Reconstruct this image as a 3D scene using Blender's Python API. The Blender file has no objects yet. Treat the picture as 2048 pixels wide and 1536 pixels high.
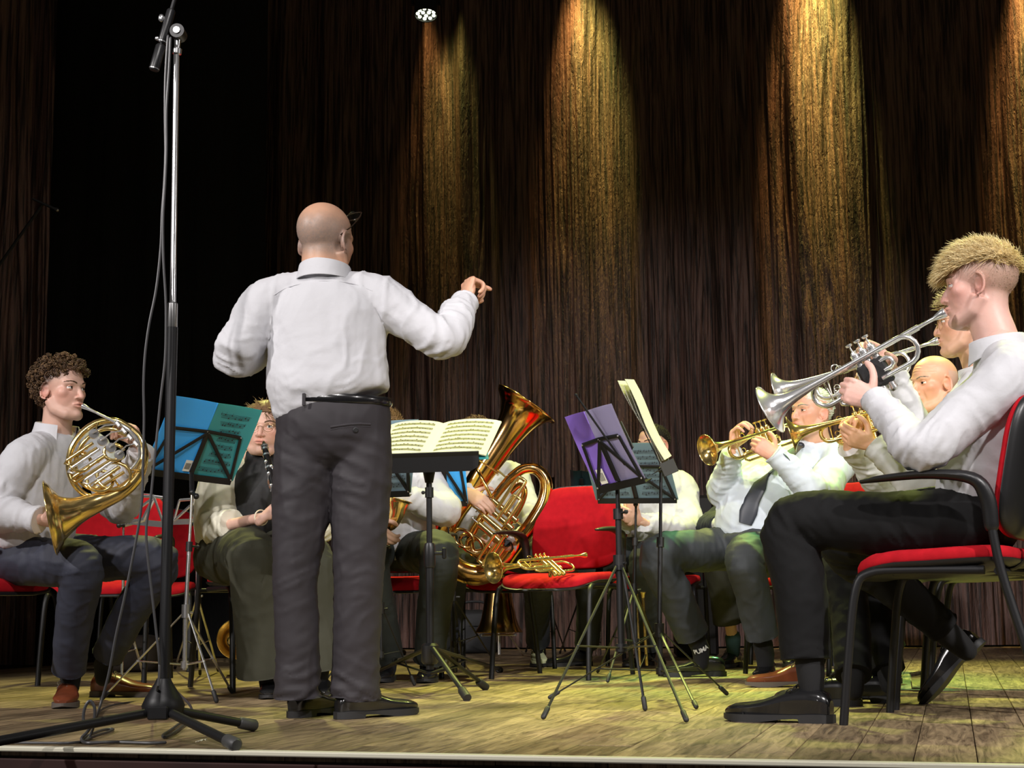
import bpy, math, random
import numpy as np
from math import radians as R, sin, cos, pi
from mathutils import Vector, Matrix

sc = bpy.context.scene
COL = sc.collection
random.seed(7)
# ------------------------------------------------------------------ camera
FPX, CAMH, ROLL = 2900.0, 0.355, 0.013
PITCH = math.atan(435 / FPX)
_r0, _u0 = Vector((1, 0, 0)), Vector((0, -sin(PITCH), cos(PITCH)))
FW = Vector((0, cos(PITCH), sin(PITCH)))
RT = _r0 * cos(ROLL) - _u0 * sin(ROLL)
UP = _u0 * cos(ROLL) + _r0 * sin(ROLL)
CAM = Vector((0, 0, CAMH))
cd = bpy.data.cameras.new('camera')
cam = bpy.data.objects.new('camera', cd)
COL.objects.link(cam)
cd.sensor_width = 36.0
cd.lens = FPX / 2048 * 36.0
cd.clip_start = 0.05
M = Matrix.Identity(4)
for i in range(3):
    M[i][0], M[i][1], M[i][2], M[i][3] = RT[i], UP[i], -FW[i], CAM[i]
cam.matrix_world = M
sc.camera = cam


def ray(px, py):
    return FW + RT * ((px - 1024) / FPX) - UP * ((py - 768) / FPX)


def P(px, py, Y):
    """the point of the stage seen at a place of the photograph, Y metres ahead"""
    d = ray(px, py)
    return CAM + d * (Y / d.y)


def G(px, py, z=0.0):
    """the point at height z seen at a place of the photograph"""
    d = ray(px, py)
    return CAM + d * ((z - CAMH) / d.z)


# ------------------------------------------------------------------ world, lights, exposure
w = bpy.data.worlds.new('hall'); sc.world = w; w.use_nodes = True
w.node_tree.nodes['Background'].inputs[0].default_value = (1.0, 0.9, 0.8, 1)
w.node_tree.nodes['Background'].inputs[1].default_value = 0.02
sc.view_settings.view_transform = 'Standard'
sc.view_settings.look = 'None'
sc.view_settings.gamma = 1.0
sc.view_settings.use_curve_mapping = False
sc.view_settings.exposure = 0.0


def aim(o, at):
    o.rotation_euler = (Vector(at) - o.location).to_track_quat('-Z', 'Y').to_euler()


def spot(name, loc, at, power, color, angle, blend=0.5, radius=0.1):
    l = bpy.data.lights.new(name, 'SPOT')
    l.energy, l.color, l.spot_size, l.spot_blend, l.shadow_soft_size = power, color, R(angle), blend, radius
    o = bpy.data.objects.new(name, l); COL.objects.link(o)
    o.location = loc; aim(o, at)
    return o


def area(name, loc, at, power, color, sx, sy, spread=180):
    l = bpy.data.lights.new(name, 'AREA')
    l.shape = 'RECTANGLE'; l.size, l.size_y = sx, sy
    l.energy, l.color = power, color
    l.spread = R(spread)
    o = bpy.data.objects.new(name, l); COL.objects.link(o)
    o.location = loc; aim(o, at)
    return o


# front-of-house fittings: a row of white profile lamps above the stalls
FOH = (1.0, 0.95, 0.93)
spot('front_lamp', (0.25, -1.6, 6.6), (0.3, 5.4, 0.45), 1150, FOH, 34, 0.35, 0.14)
spot('front_lamp', (-7.0, 0.3, 4.6), (-0.9, 5.4, 0.5), 1750, FOH, 38, 0.45, 0.14)
spot('front_lamp', (4.6, -2.0, 5.4), (1.45, 4.7, 0.75), 2500, FOH, 26, 0.5, 0.14)
spot('front_lamp', (-3.0, -6.0, 4.2), (0.9, 9.6, 0.55), 2200, FOH, 21, 0.7, 0.14)
spot('added_side_lamp', (6.5, 1.6, 3.2), (0.6, 5.6, 0.7), 220, FOH, 46, 0.6, 0.14)  # unseen side lamp, added for more highlights on the silver and brass
# yellow-green wash hung over the band
WASH = (0.88, 1.0, 0.22)
spot('wash_lamp', (0.9, 8.3, 4.9), (1.4, 6.4, 0.2), 1500, (0.92, 1.0, 0.24), 54, 0.8, 0.12)
spot('wash_lamp', (-1.6, 8.2, 4.9), (-0.7, 6.7, 0.2), 1000, (0.98, 0.97, 0.28), 52, 0.8, 0.12)
spot('wash_lamp', (3.4, 7.2, 4.9), (1.9, 5.3, 0.6), 800, (0.85, 1.0, 0.2), 46, 0.8, 0.12)
spot('wash_lamp', (3.3, 6.4, 4.6), (1.38, 4.25, 1.1), 420, (0.88, 1.0, 0.3), 30, 0.8, 0.12)
spot('green_lamp', (2.3, 8.6, 4.6), (1.35, 6.7, 0.6), 950, (0.22, 1.0, 0.3), 26, 0.8, 0.12)


# ------------------------------------------------------------------ mesh tools
def V3(v):
    return np.asarray(v, dtype=np.float64)


def unit(v):
    v = V3(v); n = np.linalg.norm(v)
    return v / n if n > 1e-12 else v


def _hash(ix, iy, iz, seed):
    h = (ix * 374761393 + iy * 668265263 + iz * 2147483647 + seed * 974711) & 0xFFFFFFFF
    h = ((h ^ (h >> 13)) * 1274126177) & 0xFFFFFFFF
    return ((h ^ (h >> 16)) & 0xFFFF) / 32767.5 - 1.0


def vnoise(p, seed=0):
    p = np.asarray(p, dtype=np.float64)
    i = np.floor(p).astype(np.int64); f = p - i
    f = f * f * (3 - 2 * f)
    r = 0
    for a in (0, 1):
        for b in (0, 1):
            for c in (0, 1):
                wgt = (f[:, 0] if a else 1 - f[:, 0]) * (f[:, 1] if b else 1 - f[:, 1]) * (f[:, 2] if c else 1 - f[:, 2])
                r = r + wgt * _hash(i[:, 0] + a, i[:, 1] + b, i[:, 2] + c, seed)
    return r


def fbm(p, oct=3, seed=0):
    s, a, t = 0, 1.0, 0
    p = np.asarray(p, dtype=np.float64)
    for k in range(oct):
        s = s + a * vnoise(p * 2 ** k + 17.3 * k, seed + k); t += a; a *= 0.5
    return s / t


def catmull(pts, n, closed=False):
    """resample a polyline (any number of columns) as a smooth curve, n samples per span"""
    p = np.array([np.atleast_1d(V3(q)) for q in pts])
    out = []
    k = len(p)
    spans = k if closed else k - 1
    for i in range(spans):
        if closed:
            a, b, c, d = p[(i - 1) % k], p[i], p[(i + 1) % k], p[(i + 2) % k]
        else:
            a, b, c, d = p[max(i - 1, 0)], p[i], p[i + 1], p[min(i + 2, k - 1)]
        for j in range(n):
            t = j / n
            out.append(0.5 * (2 * b + (c - a) * t + (2 * a - 5 * b + 4 * c - d) * t * t + (3 * b - a - 3 * c + d) * t ** 3))
    if not closed:
        out.append(p[-1])
    return np.array(out)


class MB:
    """a growing mesh: vertices, faces, colours"""
    def __init__(self):
        self.v, self.f, self.c, self.n = [], [], [], 0

    def add(self, v, faces, col=None):
        v = np.asarray(v, dtype=np.float64).reshape(-1, 3)
        for fa in faces:
            fa = np.asarray(fa, dtype=np.int64)
            if len(fa):
                self.f.append(fa + self.n)
        self.v.append(v)
        c = np.ones((len(v), 3))
        if col is not None:
            c[:] = col
        self.c.append(c)
        self.n += len(v)
        return self

    def merge(self, o, M=None):
        v = o.verts()
        if M is not None:
            v = xf(M, v)
        self.add(v, [], None)
        self.c[-1] = np.concatenate(o.c)
        for fa in o.f:
            self.f.append(fa + self.n - len(v))
        return self

    def verts(self):
        return np.concatenate(self.v) if self.v else np.zeros((0, 3))

    def box(self, c, s, M=None, bev=0.0):
        x, y, z = (q / 2 for q in s)
        if bev <= 0:
            v = np.array([[a * x, b * y, d * z] for a in (-1, 1) for b in (-1, 1) for d in (-1, 1)])
            f = [[0, 1, 3, 2], [4, 6, 7, 5], [0, 4, 5, 1], [2, 3, 7, 6], [0, 2, 6, 4], [1, 5, 7, 3]]
            fs = [f]
        else:
            b = min(bev, x * .99, y * .99, z * .99)
            v = []
            idx = {}
            for a in (-1, 1):
                for e in (-1, 1):
                    for d in (-1, 1):
                        for k in range(3):
                            q = [a * (x - b), e * (y - b), d * (z - b)]
                            q[k] += (a, e, d)[k] * b
                            idx[(a, e, d, k)] = len(v); v.append(q)
            v = np.array(v)
            quads, tris = [], []
            for a in (-1, 1):
                quads.append([idx[(a, -1, -1, 0)], idx[(a, 1, -1, 0)], idx[(a, 1, 1, 0)], idx[(a, -1, 1, 0)]])
                quads.append([idx[(-1, a, -1, 1)], idx[(1, a, -1, 1)], idx[(1, a, 1, 1)], idx[(-1, a, 1, 1)]])
                quads.append([idx[(-1, -1, a, 2)], idx[(1, -1, a, 2)], idx[(1, 1, a, 2)], idx[(-1, 1, a, 2)]])
            for a in (-1, 1):
                for e in (-1, 1):
                    quads.append([idx[(a, e, -1, 0)], idx[(a, e, 1, 0)], idx[(a, e, 1, 1)], idx[(a, e, -1, 1)]])
                    quads.append([idx[(a, -1, e, 0)], idx[(a, 1, e, 0)], idx[(a, 1, e, 2)], idx[(a, -1, e, 2)]])
                    quads.append([idx[(-1, a, e, 1)], idx[(1, a, e, 1)], idx[(1, a, e, 2)], idx[(-1, a, e, 2)]])
                    for d in (-1, 1):
                        tris.append([idx[(a, e, d, k)] for k in range(3)])
            fs = [quads, tris]
        if M is not None:
            v = v @ np.array(Matrix(M).to_3x3()).T
        return self.add(v + V3(c), fs)

    def tube(self, pts, rad, seg=10, ref=None, caps='flat', col=None, closed=False):
        """sweep an ellipse; rad: r, [r...] or [(ra, rb)...], ra along ref"""
        p = np.array([V3(q) for q in pts]); n = len(p)
        ra = np.zeros((n, 2))
        rad = np.asarray(rad, dtype=np.float64)
        ra[:] = rad if rad.ndim == 0 else (rad[:, None] if rad.ndim == 1 else rad)
        if closed:
            t = np.roll(p, -1, 0) - np.roll(p, 1, 0)
        else:
            t = np.gradient(p, axis=0) if n > 2 else np.array([p[1] - p[0]] * 2)
        t = t / np.maximum(np.linalg.norm(t, axis=1)[:, None], 1e-12)
        A = np.zeros((n, 3))
        if ref is None:
            a = np.cross(t[0], [0, 0, 1.0])
            if np.linalg.norm(a) < .05:
                a = np.cross(t[0], [0, 1.0, 0])
            for i in range(n):
                a = a - t[i] * (a @ t[i]); a = a / np.linalg.norm(a); A[i] = a
        else:
            rf = np.asarray(ref, dtype=np.float64)
            if rf.ndim == 1:
                rf = np.array([rf] * n)
            A = rf - t * np.sum(rf * t, 1)[:, None]
            A /= np.linalg.norm(A, axis=1)[:, None]
        B = np.cross(t, A)
        rings = [(p[i], A[i], B[i], ra[i]) for i in range(n)]
        if caps == 'round' and not closed:
            e = []
            for i, sg in ((0, -1), (n - 1, 1)):
                rr = min(ra[i])
                e.append([(p[i] + sg * t[i] * rr * sin(R(q)), A[i], B[i], ra[i] * cos(R(q))) for q in (35, 65, 84)])
            rings = e[0][::-1] + rings + e[1]
        th = np.arange(seg) * 2 * pi / seg
        cs, sn = np.cos(th)[:, None], np.sin(th)[:, None]
        v = np.concatenate([c + a * r[0] * cs + b * r[1] * sn for c, a, b, r in rings])
        m = len(rings)
        i = np.arange(m if closed else m - 1)[:, None]; j = np.arange(seg)[None]
        i2 = (i + 1) % m
        q = np.stack([i * seg + j, i * seg + (j + 1) % seg, i2 * seg + (j + 1) % seg, i2 * seg + j], -1).reshape(-1, 4)
        fs = [q]
        if caps and not closed:
            fs += [[list(range(seg))[::-1]], [list(range((m - 1) * seg, m * seg))]]
        return self.add(v, fs, col)

    def lathe(self, prof, seg=20, M=None, caps=True, col=None):
        """turn [(radius, height)...] about z"""
        pr = np.array(prof, dtype=np.float64)
        th = np.arange(seg) * 2 * pi / seg
        v = np.stack([pr[:, 0:1] * np.cos(th), pr[:, 0:1] * np.sin(th), np.repeat(pr[:, 1:2], seg, 1)], -1).reshape(-1, 3)
        n = len(pr)
        i = np.arange(n - 1)[:, None]; j = np.arange(seg)[None]
        q = np.stack([i * seg + j, i * seg + (j + 1) % seg, (i + 1) * seg + (j + 1) % seg, (i + 1) * seg + j], -1).reshape(-1, 4)
        fs = [q]
        if caps:
            fs += [[list(range(seg))[::-1]], [list(range((n - 1) * seg, n * seg))]]
        if M is not None:
            v = xf(M, v)
        return self.add(v, fs, col)

    def ball(self, c, r, M=None, seg=12, col=None):
        r = np.ones(3) * V3(r)
        nr = max(4, seg // 2)
        v = [[0, 0, -1]]
        for i in range(1, nr):
            a = -pi / 2 + pi * i / nr
            v += [[cos(a) * cos(2 * pi * j / seg), cos(a) * sin(2 * pi * j / seg), sin(a)] for j in range(seg)]
        v.append([0, 0, 1])
        v = np.array(v) * r
        if M is not None:
            v = v @ np.array(Matrix(M).to_3x3()).T
        q, t = [], []
        for i in range(nr - 2):
            for j in range(seg):
                q.append([1 + i * seg + j, 1 + i * seg + (j + 1) % seg, 1 + (i + 1) * seg + (j + 1) % seg, 1 + (i + 1) * seg + j])
        top = 1 + (nr - 1) * seg
        for j in range(seg):
            t.append([0, 1 + (j + 1) % seg, 1 + j])
            t.append([top, 1 + (nr - 2) * seg + j, 1 + (nr - 2) * seg + (j + 1) % seg])
        return self.add(v + V3(c), [q, t], col)

    def plate(self, poly, M, th, z0=0.0):
        """extrude a 2-D outline (x, y) by th along z of M"""
        k = len(poly)
        v = np.array([[x, y, z0] for x, y in poly] + [[x, y, z0 + th] for x, y in poly], dtype=np.float64)
        q = [[i, (i + 1) % k, k + (i + 1) % k, k + i] for i in range(k)]
        self.add(xf(M, v), [q, [list(range(k))[::-1]], [list(range(k, 2 * k))]])
        return self

    def grid(self, P3):
        """P3: (m, n, 3) array of points"""
        m, n = P3.shape[:2]
        i = np.arange(m - 1)[:, None]; j = np.arange(n - 1)[None]
        q = np.stack([i * n + j, i * n + j + 1, (i + 1) * n + j + 1, (i + 1) * n + j], -1).reshape(-1, 4)
        return self.add(P3.reshape(-1, 3), [q])


def xf(M, v):
    M = np.array(Matrix(M))
    return np.asarray(v) @ M[:3, :3].T + M[:3, 3]


def frame(o, x=None, y=None, z=None):
    """4x4 frame at o; two axes given, the first one exact"""
    if z is not None and y is not None:
        z = unit(z); y = V3(y); y = unit(y - z * (y @ z)); x = np.cross(y, z)
    elif z is not None and x is not None:
        z = unit(z); x = V3(x); x = unit(x - z * (x @ z)); y = np.cross(z, x)
    else:
        x = unit(x); y = V3(y); y = unit(y - x * (y @ x)); z = np.cross(x, y)
    M = Matrix.Identity(4)
    for i in range(3):
        M[i][0], M[i][1], M[i][2], M[i][3] = x[i], y[i], z[i], float(o[i])
    return M


def to_mesh(name, v, faces, sharp=None, cols=None):
    me = bpy.data.meshes.new(name)
    me.vertices.add(len(v)); me.vertices.foreach_set('co', np.asarray(v, dtype=np.float32).ravel())
    tot = [np.full(len(f), f.shape[1], dtype=np.int32) for f in faces]
    idx = np.concatenate([f.ravel() for f in faces]).astype(np.int32)
    tot = np.concatenate(tot); start = np.concatenate([[0], np.cumsum(tot)[:-1]]).astype(np.int32)
    me.loops.add(len(idx)); me.loops.foreach_set('vertex_index', idx)
    me.polygons.add(len(tot)); me.polygons.foreach_set('loop_start', start)
    me.polygons.foreach_set('loop_total', tot)
    me.polygons.foreach_set('use_smooth', np.ones(len(tot), dtype=bool))
    me.update(calc_edges=True)
    me.validate()
    if sharp:
        me.set_sharp_from_angle(angle=R(sharp))
    if cols is not None:
        a = me.color_attributes.new('tint', 'FLOAT_COLOR', 'POINT')
        a.data.foreach_set('color', np.concatenate([cols, np.ones((len(cols), 1))], 1).astype(np.float32).ravel())
    return me


def obj(name, mb, m, parent=None, sharp=40, col=False, label=None):
    """link a mesh as ONE object; mesh coordinates are world, or the parent's when it has 'local'"""
    v = mb.verts()
    off = np.zeros(3)
    if parent is not None and not parent.get('_local'):
        q = parent
        while q is not None:
            off = off + V3(q.location); q = q.parent
    elif parent is None:
        off = np.array([(v[:, 0].min() + v[:, 0].max()) / 2, (v[:, 1].min() + v[:, 1].max()) / 2, v[:, 2].min()])
    me = to_mesh(name, v - off, mb.f, sharp, np.concatenate(mb.c) if col else None)
    o = bpy.data.objects.new(name, me); COL.objects.link(o)
    if parent is None:
        o.location = off
    else:
        o.parent = parent
        if parent.get('_local'):
            o['_local'] = 1
    for q in (m if isinstance(m, (list, tuple)) else [m]):
        me.materials.append(q)
    if label:
        o['label'] = label
    return o


def tag(o, label, cat, group=None):
    o['label'] = label; o['category'] = cat
    if group:
        o['group'] = group
    return o


def thing(name, label, cat, loc=(0, 0, 0), group=None, local=False):
    o = bpy.data.objects.new(name, None); COL.objects.link(o)
    o.empty_display_size = 0.05
    o.location = loc
    if local:
        o['_local'] = 1
    return tag(o, label, cat, group)


def struct(name, mb, m, parent=None, sharp=40):
    o = obj(name, mb, m, parent, sharp)
    if parent is None:
        o['kind'] = 'structure'
    return o


def copy_tree(o, parent=None):
    c = o.copy(); COL.objects.link(c); c.parent = parent
    for ch in list(o.children):
        copy_tree(ch, c)
    return c


def remesh(mb, voxel, smooth=4, fac=0.5):
    """melt the overlapping shapes of mb into one continuous skin; returns V, Q, normals"""
    me = to_mesh('melt', mb.verts(), mb.f)
    o = bpy.data.objects.new('melt', me); COL.objects.link(o)
    md = o.modifiers.new('r', 'REMESH'); md.mode = 'VOXEL'; md.voxel_size = voxel; md.use_smooth_shade = True
    if smooth:
        s = o.modifiers.new('s', 'SMOOTH'); s.factor = fac; s.iterations = smooth
    ev = o.evaluated_get(bpy.context.evaluated_depsgraph_get())
    m2 = ev.to_mesh()
    v = np.zeros(len(m2.vertices) * 3, dtype=np.float32); m2.vertices.foreach_get('co', v)
    nn = np.zeros(len(m2.vertices) * 3, dtype=np.float32); m2.vertex_normals.foreach_get('vector', nn)
    li = np.zeros(len(m2.loops), dtype=np.int32); m2.loops.foreach_get('vertex_index', li)
    lt = np.zeros(len(m2.polygons), dtype=np.int32); m2.polygons.foreach_get('loop_total', lt)
    q = li.reshape(-1, 4) if (lt == 4).all() else None
    if q is None:
        st = np.concatenate([[0], np.cumsum(lt)[:-1]])
        q = np.array([[li[a], li[a + 1], li[a + 2], li[a + (3 if t == 4 else 2)]] for a, t in zip(st, lt)])
    ev.to_mesh_clear()
    bpy.data.objects.remove(o); bpy.data.meshes.remove(me)
    return v.reshape(-1, 3).astype(np.float64), q.astype(np.int64), nn.reshape(-1, 3).astype(np.float64)


# ------------------------------------------------------------------ materials
def lin(h):
    if isinstance(h, str):
        h = [int(h[i:i + 2], 16) / 255 for i in (0, 2, 4)]
    return tuple((c / 12.92 if c <= .04045 else ((c + .055) / 1.055) ** 2.4) for c in h)


MATS = {}


def mat(name, color, rough=0.6, metal=0.0, bump=None, sheen=0.0, coat=0.0, var=0.0, varscale=20, trans=0.0, emit=None, spec=None):
    """bump: (scale, strength, distance, stretch xyz)"""
    if name in MATS:
        return MATS[name]
    m = bpy.data.materials.new(name); m.use_nodes = True
    nt = m.node_tree; b = nt.nodes['Principled BSDF']
    c = lin(color) if isinstance(color, str) else color
    b.inputs['Base Color'].default_value = (*c, 1)
    b.inputs['Roughness'].default_value = rough
    b.inputs['Metallic'].default_value = metal
    if sheen:
        b.inputs['Sheen Weight'].default_value = sheen
    if coat:
        b.inputs['Coat Weight'].default_value = coat
    if spec is not None:
        b.inputs['Specular IOR Level'].default_value = spec
    if trans:
        b.inputs['Transmission Weight'].default_value = trans
    if emit:
        b.inputs['Emission Color'].default_value = (*emit[0], 1)
        b.inputs['Emission Strength'].default_value = emit[1]
    tc = nt.nodes.new('ShaderNodeTexCoord')
    if bump:
        mp = nt.nodes.new('ShaderNodeMapping'); nt.links.new(tc.outputs['Object'], mp.inputs[0])
        mp.inputs['Scale'].default_value = bump[3] if len(bump) > 3 else (1, 1, 1)
        n = nt.nodes.new('ShaderNodeTexNoise'); n.inputs['Scale'].default_value = bump[0]
        n.inputs['Detail'].default_value = 4
        nt.links.new(mp.outputs[0], n.inputs['Vector'])
        bp = nt.nodes.new('ShaderNodeBump'); bp.inputs['Strength'].default_value = bump[1]
        bp.inputs['Distance'].default_value = bump[2]
        nt.links.new(n.outputs['Fac'], bp.inputs['Height']); nt.links.new(bp.outputs[0], b.inputs['Normal'])
    if var:
        n = nt.nodes.new('ShaderNodeTexNoise'); n.inputs['Scale'].default_value = varscale
        n.inputs['Detail'].default_value = 3
        nt.links.new(tc.outputs['Object'], n.inputs['Vector'])
        r = nt.nodes.new('ShaderNodeValToRGB')
        r.color_ramp.elements[0].position = .3; r.color_ramp.elements[1].position = .7
        r.color_ramp.elements[0].color = (*[q * (1 - var) for q in c], 1)
        r.color_ramp.elements[1].color = (*[min(1, q * (1 + var)) for q in c], 1)
        nt.links.new(n.outputs['Fac'], r.inputs[0]); nt.links.new(r.outputs[0], b.inputs['Base Color'])
    MATS[name] = m
    return m


SKIN = mat('skin', (0.6, 0.36, 0.26), 0.45, bump=(220, .15, .002))
_nt = SKIN.node_tree; _b = _nt.nodes['Principled BSDF']
_a = _nt.nodes.new('ShaderNodeAttribute'); _a.attribute_name = 'tint'
_nt.links.new(_a.outputs['Color'], _b.inputs['Base Color'])
_b.inputs['Subsurface Weight'].default_value = 0.08
_b.inputs['Subsurface Radius'].default_value = (0.02, 0.008, 0.004)
_b.inputs['Subsurface Scale'].default_value = 0.5

SHIRT = mat('white_cotton', (0.60, 0.60, 0.63), 0.8, bump=(9, .4, .02))
CREAM = mat('ivory_jersey', (0.80, 0.77, 0.63), 0.8, bump=(9, .35, .01))
TROUSER = mat('charcoal_suiting', (0.031, 0.027, 0.031), 0.62, bump=(5, .12, .012), spec=.35)
NAVY = mat('navy_suiting', (0.030, 0.034, 0.055), 0.7, bump=(6, .15, .012))
BLACKCLOTH = mat('black_cloth', (0.006, 0.006, 0.0065), 0.8, bump=(7, .35, .012), spec=.2)
OLIVE = mat('olive_jersey', (0.045, 0.045, 0.028), 0.85, bump=(6, .3, .01))
GREY = mat('slate_suiting', (0.032, 0.037, 0.043), 0.7, bump=(6, .3, .012))
BLACKTOP = mat('black_satin', (0.010, 0.010, 0.011), 0.6, bump=(14, .3, .008))
SOCK = mat('black_knit', (0.008, 0.008, 0.009), 0.9)
LEATHER = mat('black_leather', (0.010, 0.010, 0.011), 0.22, coat=.35)
SOLE = mat('black_rubber', (0.016, 0.016, 0.017), 0.55)
TAN = mat('chestnut_leather', (0.17, 0.042, 0.017), 0.32, var=.35, varscale=14, coat=.1)
TANSOLE = mat('grey_rubber', (0.12, 0.10, 0.085), 0.7)
BRASS = mat('lacquered_brass', (0.92, 0.67, 0.26), 0.17, 0.93, var=.12, varscale=9)
OLDBRASS = mat('worn_brass', (0.66, 0.40, 0.14), 0.17, 1.0, var=.3, varscale=7)
SILVER = mat('silver_plate', (0.92, 0.92, 0.92), 0.2, 0.84)
CHROME = mat('chrome', (0.86, 0.86, 0.87), 0.22, 0.88)
STEELBLACK = mat('black_enamel', (0.010, 0.010, 0.011), 0.45, spec=.35)
PLASTIC = mat('black_plastic', (0.012, 0.012, 0.013), 0.38, bump=(300, .1, .001))
RED = mat('red_upholstery', (0.42, 0.009, 0.016), 0.95, spec=.12, bump=(420, .25, .001), var=.12, varscale=30)
PAPER = mat('white_paper', (0.82, 0.80, 0.70), 0.8)
INK = mat('ink', (0.03, 0.03, 0.035), 0.8)
EYEWHITE = mat('eye_white', (0.75, 0.72, 0.70), 0.2)
IRIS = mat('iris', (0.035, 0.022, 0.015), 0.1)


# ------------------------------------------------------------------ people
EYE = mat('eye', (0.7, 0.7, 0.7), 0.12)
_nt = EYE.node_tree; _a = _nt.nodes.new('ShaderNodeAttribute'); _a.attribute_name = 'tint'
_nt.links.new(_a.outputs['Color'], _nt.nodes['Principled BSDF'].inputs['Base Color'])
HAIRM = mat('hair', (0.1, 0.05, 0.02), 0.5, spec=.3)
_nt = HAIRM.node_tree; _a = _nt.nodes.new('ShaderNodeAttribute'); _a.attribute_name = 'tint'
_nt.links.new(_a.outputs['Color'], _nt.nodes['Principled BSDF'].inputs['Base Color'])

CR, CRR = np.array([0, -.012, .035]), np.array([.0755, .0965, .0835])


def gauss(v, c, r):
    d = (v - V3(c)) / V3(r)
    return np.exp(-np.sum(d * d, 1))


def head(M, neck, skin, s=1.0, voxel=.0027, jaw=1.0, nose=1.0, scalp=None, neckr=.056, mouth=(.50, .27, .25), beard=None, age=0):
    """skull, face, ears and neck melted into one skin; M: frame (x the person's right, y forward, z up)"""
    nl = V3(Matrix(M).inverted() @ Vector(neck)) / s
    m = MB()
    m.ball(CR, CRR, seg=40)
    m.ball((0, .026, -.018), (.064 * jaw, .060, .086), seg=36)
    m.ball((0, .050, -.062), (.038 * jaw, .037, .036), seg=28)
    m.ball((0, .069, -.098), (.023 * jaw, .021, .018), seg=20)
    m.ball((0, .020, -.070), (.049 * jaw, .054, .036), seg=28)
    for x in (-1, 1):
        m.tube([(x * .055 * jaw, -.008, -.035), (x * .050 * jaw, .010, -.074), (x * .030 * jaw, .048, -.096), (0, .066, -.1)], [.024, .024, .022, .020], seg=20)
        m.ball((x * .040, .044, -.016), (.028, .028, .026), seg=20)
        m.tube([(x * .052, .053, .018), (x * .028, .076, .020), (0, .078, .016)], [.012, .0125, .011], seg=16)
    m.tube(catmull([(0, -.022, -.01), (0, -.02, -.075), nl * .6 + np.array([0, -.02, -.075]) * .4, nl], 4), list(np.linspace(neckr * .93, neckr * 1.02, 12)) + [neckr * 1.1], seg=36)
    v, q, n = remesh(m, .0034, 26)
    m = MB().add(v, [q])
    for x in (-1, 1):
        m.ball((x * .0120, .087, -.038), (.0088, .011, .0075))
        m.tube([(x * .024, .0785, -.0625), (x * .009, .0893, -.0575), (0, .0885, -.058)], [.0036, .0050, .0046], caps='round')
        m.tube([(x * .022, .0790, -.0655), (x * .008, .0895, -.0695), (0, .090, -.0695)], [.0038, .0054, .0058], caps='round')
        e = np.array([x * .077, -.012, -.006])
        m.ball(e - [x * .003, 0, 0], (.007, .016, .026), M=Matrix.Rotation(x * .25, 3, 'Z'))
        pts = [e + [x * .007 * (1 - .3 * cos(a)) * (1 if a < 3.6 else .6), -.019 * sin(a * .78) + .006, .030 * cos(a * .8)] for a in np.linspace(0.0, 4.0, 12)]
        m.tube(pts, .0046, seg=8, caps='round')
    m.tube([(0, .073, .014), (0, .077 + .010 * nose, -.010), (0, .077 + .019 * nose, -.030)], [.0085, .0092, .0105])
    m.ball((0, .077 + .019 * nose, -.0335), .0112)
    v, q, n = remesh(m, voxel, 5)
    for x in (-1, 1):
        v = v + gauss(v, (x * .032, .088, .001), (.015, .03, .0115))[:, None] * [0, -.0105, 0]
        v = v + gauss(v, (x * .016, .092, -.043), (.005, .008, .004))[:, None] * [0, -.003, .004]
        v = v + gauss(v, (x * .081, -.004, -.004), (.02, .009, .011))[:, None] * [-x * .005, 0, 0]
        if age:
            v = v + gauss(v, (x * .034, .078, -.052), (.006, .03, .02))[:, None] * [0, -.004 * age, 0]
    v = v + gauss(v, (0, .1, -.0638), (.026, .03, .0028))[:, None] * [0, -.0042, 0]
    if age:
        for k, z in enumerate((.045, .056, .067)):
            v = v + (np.exp(-((v[:, 2] - z - .003 * np.cos(v[:, 0] * 60)) / .0025) ** 2) * (v[:, 1] > .03))[:, None] * [0, -.0022 * age, 0]
    c = np.ones((len(v), 3)) * skin
    red = np.array([1.0, .62, .58])

    def mix(wt, col):
        nonlocal c
        wt = np.clip(wt, 0, 1)[:, None]
        c = c * (1 - wt) + V3(col) * wt
    blush = V3(skin) * [1.02, .68, .66]
    for x in (-1, 1):
        mix(.5 * gauss(v, (x * .05, .06, -.026), (.034, .05, .034)), blush)
        mix(.85 * gauss(v, (x * .083, -.012, -.004), (.012, .028, .036)), V3(skin) * [1.05, .62, .6])
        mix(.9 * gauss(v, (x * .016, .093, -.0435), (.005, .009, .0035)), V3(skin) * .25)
    mix(.4 * gauss(v, (0, .1, -.034), (.018, .02, .014)), blush)
    mix(.9 * gauss(v, (0, .090, -.0635), (.021, .02, .0095)) * (v[:, 1] > .06), V3(mouth) * V3(skin) / .5)
    mix(1.1 * gauss(v, (0, .09, -.0638), (.023, .02, .002)) * (v[:, 1] > .06), (.08, .02, .018))
    mot = fbm(v * 60, 2, 5)
    c = c * (1 + .07 * mot)[:, None]
    if beard:
        mix(beard[1] * (gauss(v, (0, .06, -.085), (.06, .06, .032)) * (v[:, 2] < -.035)), beard[0])
    if scalp:
        mix(np.clip(scalp[1](v) * (1 + .25 * fbm(v * 260, 2, 3)), 0, 1), scalp[0])
    return xf(M, v * s), q, c


def rotv(v, ax, a):
    return V3(Matrix.Rotation(a, 3, Vector(ax)) @ Vector(v))


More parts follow.
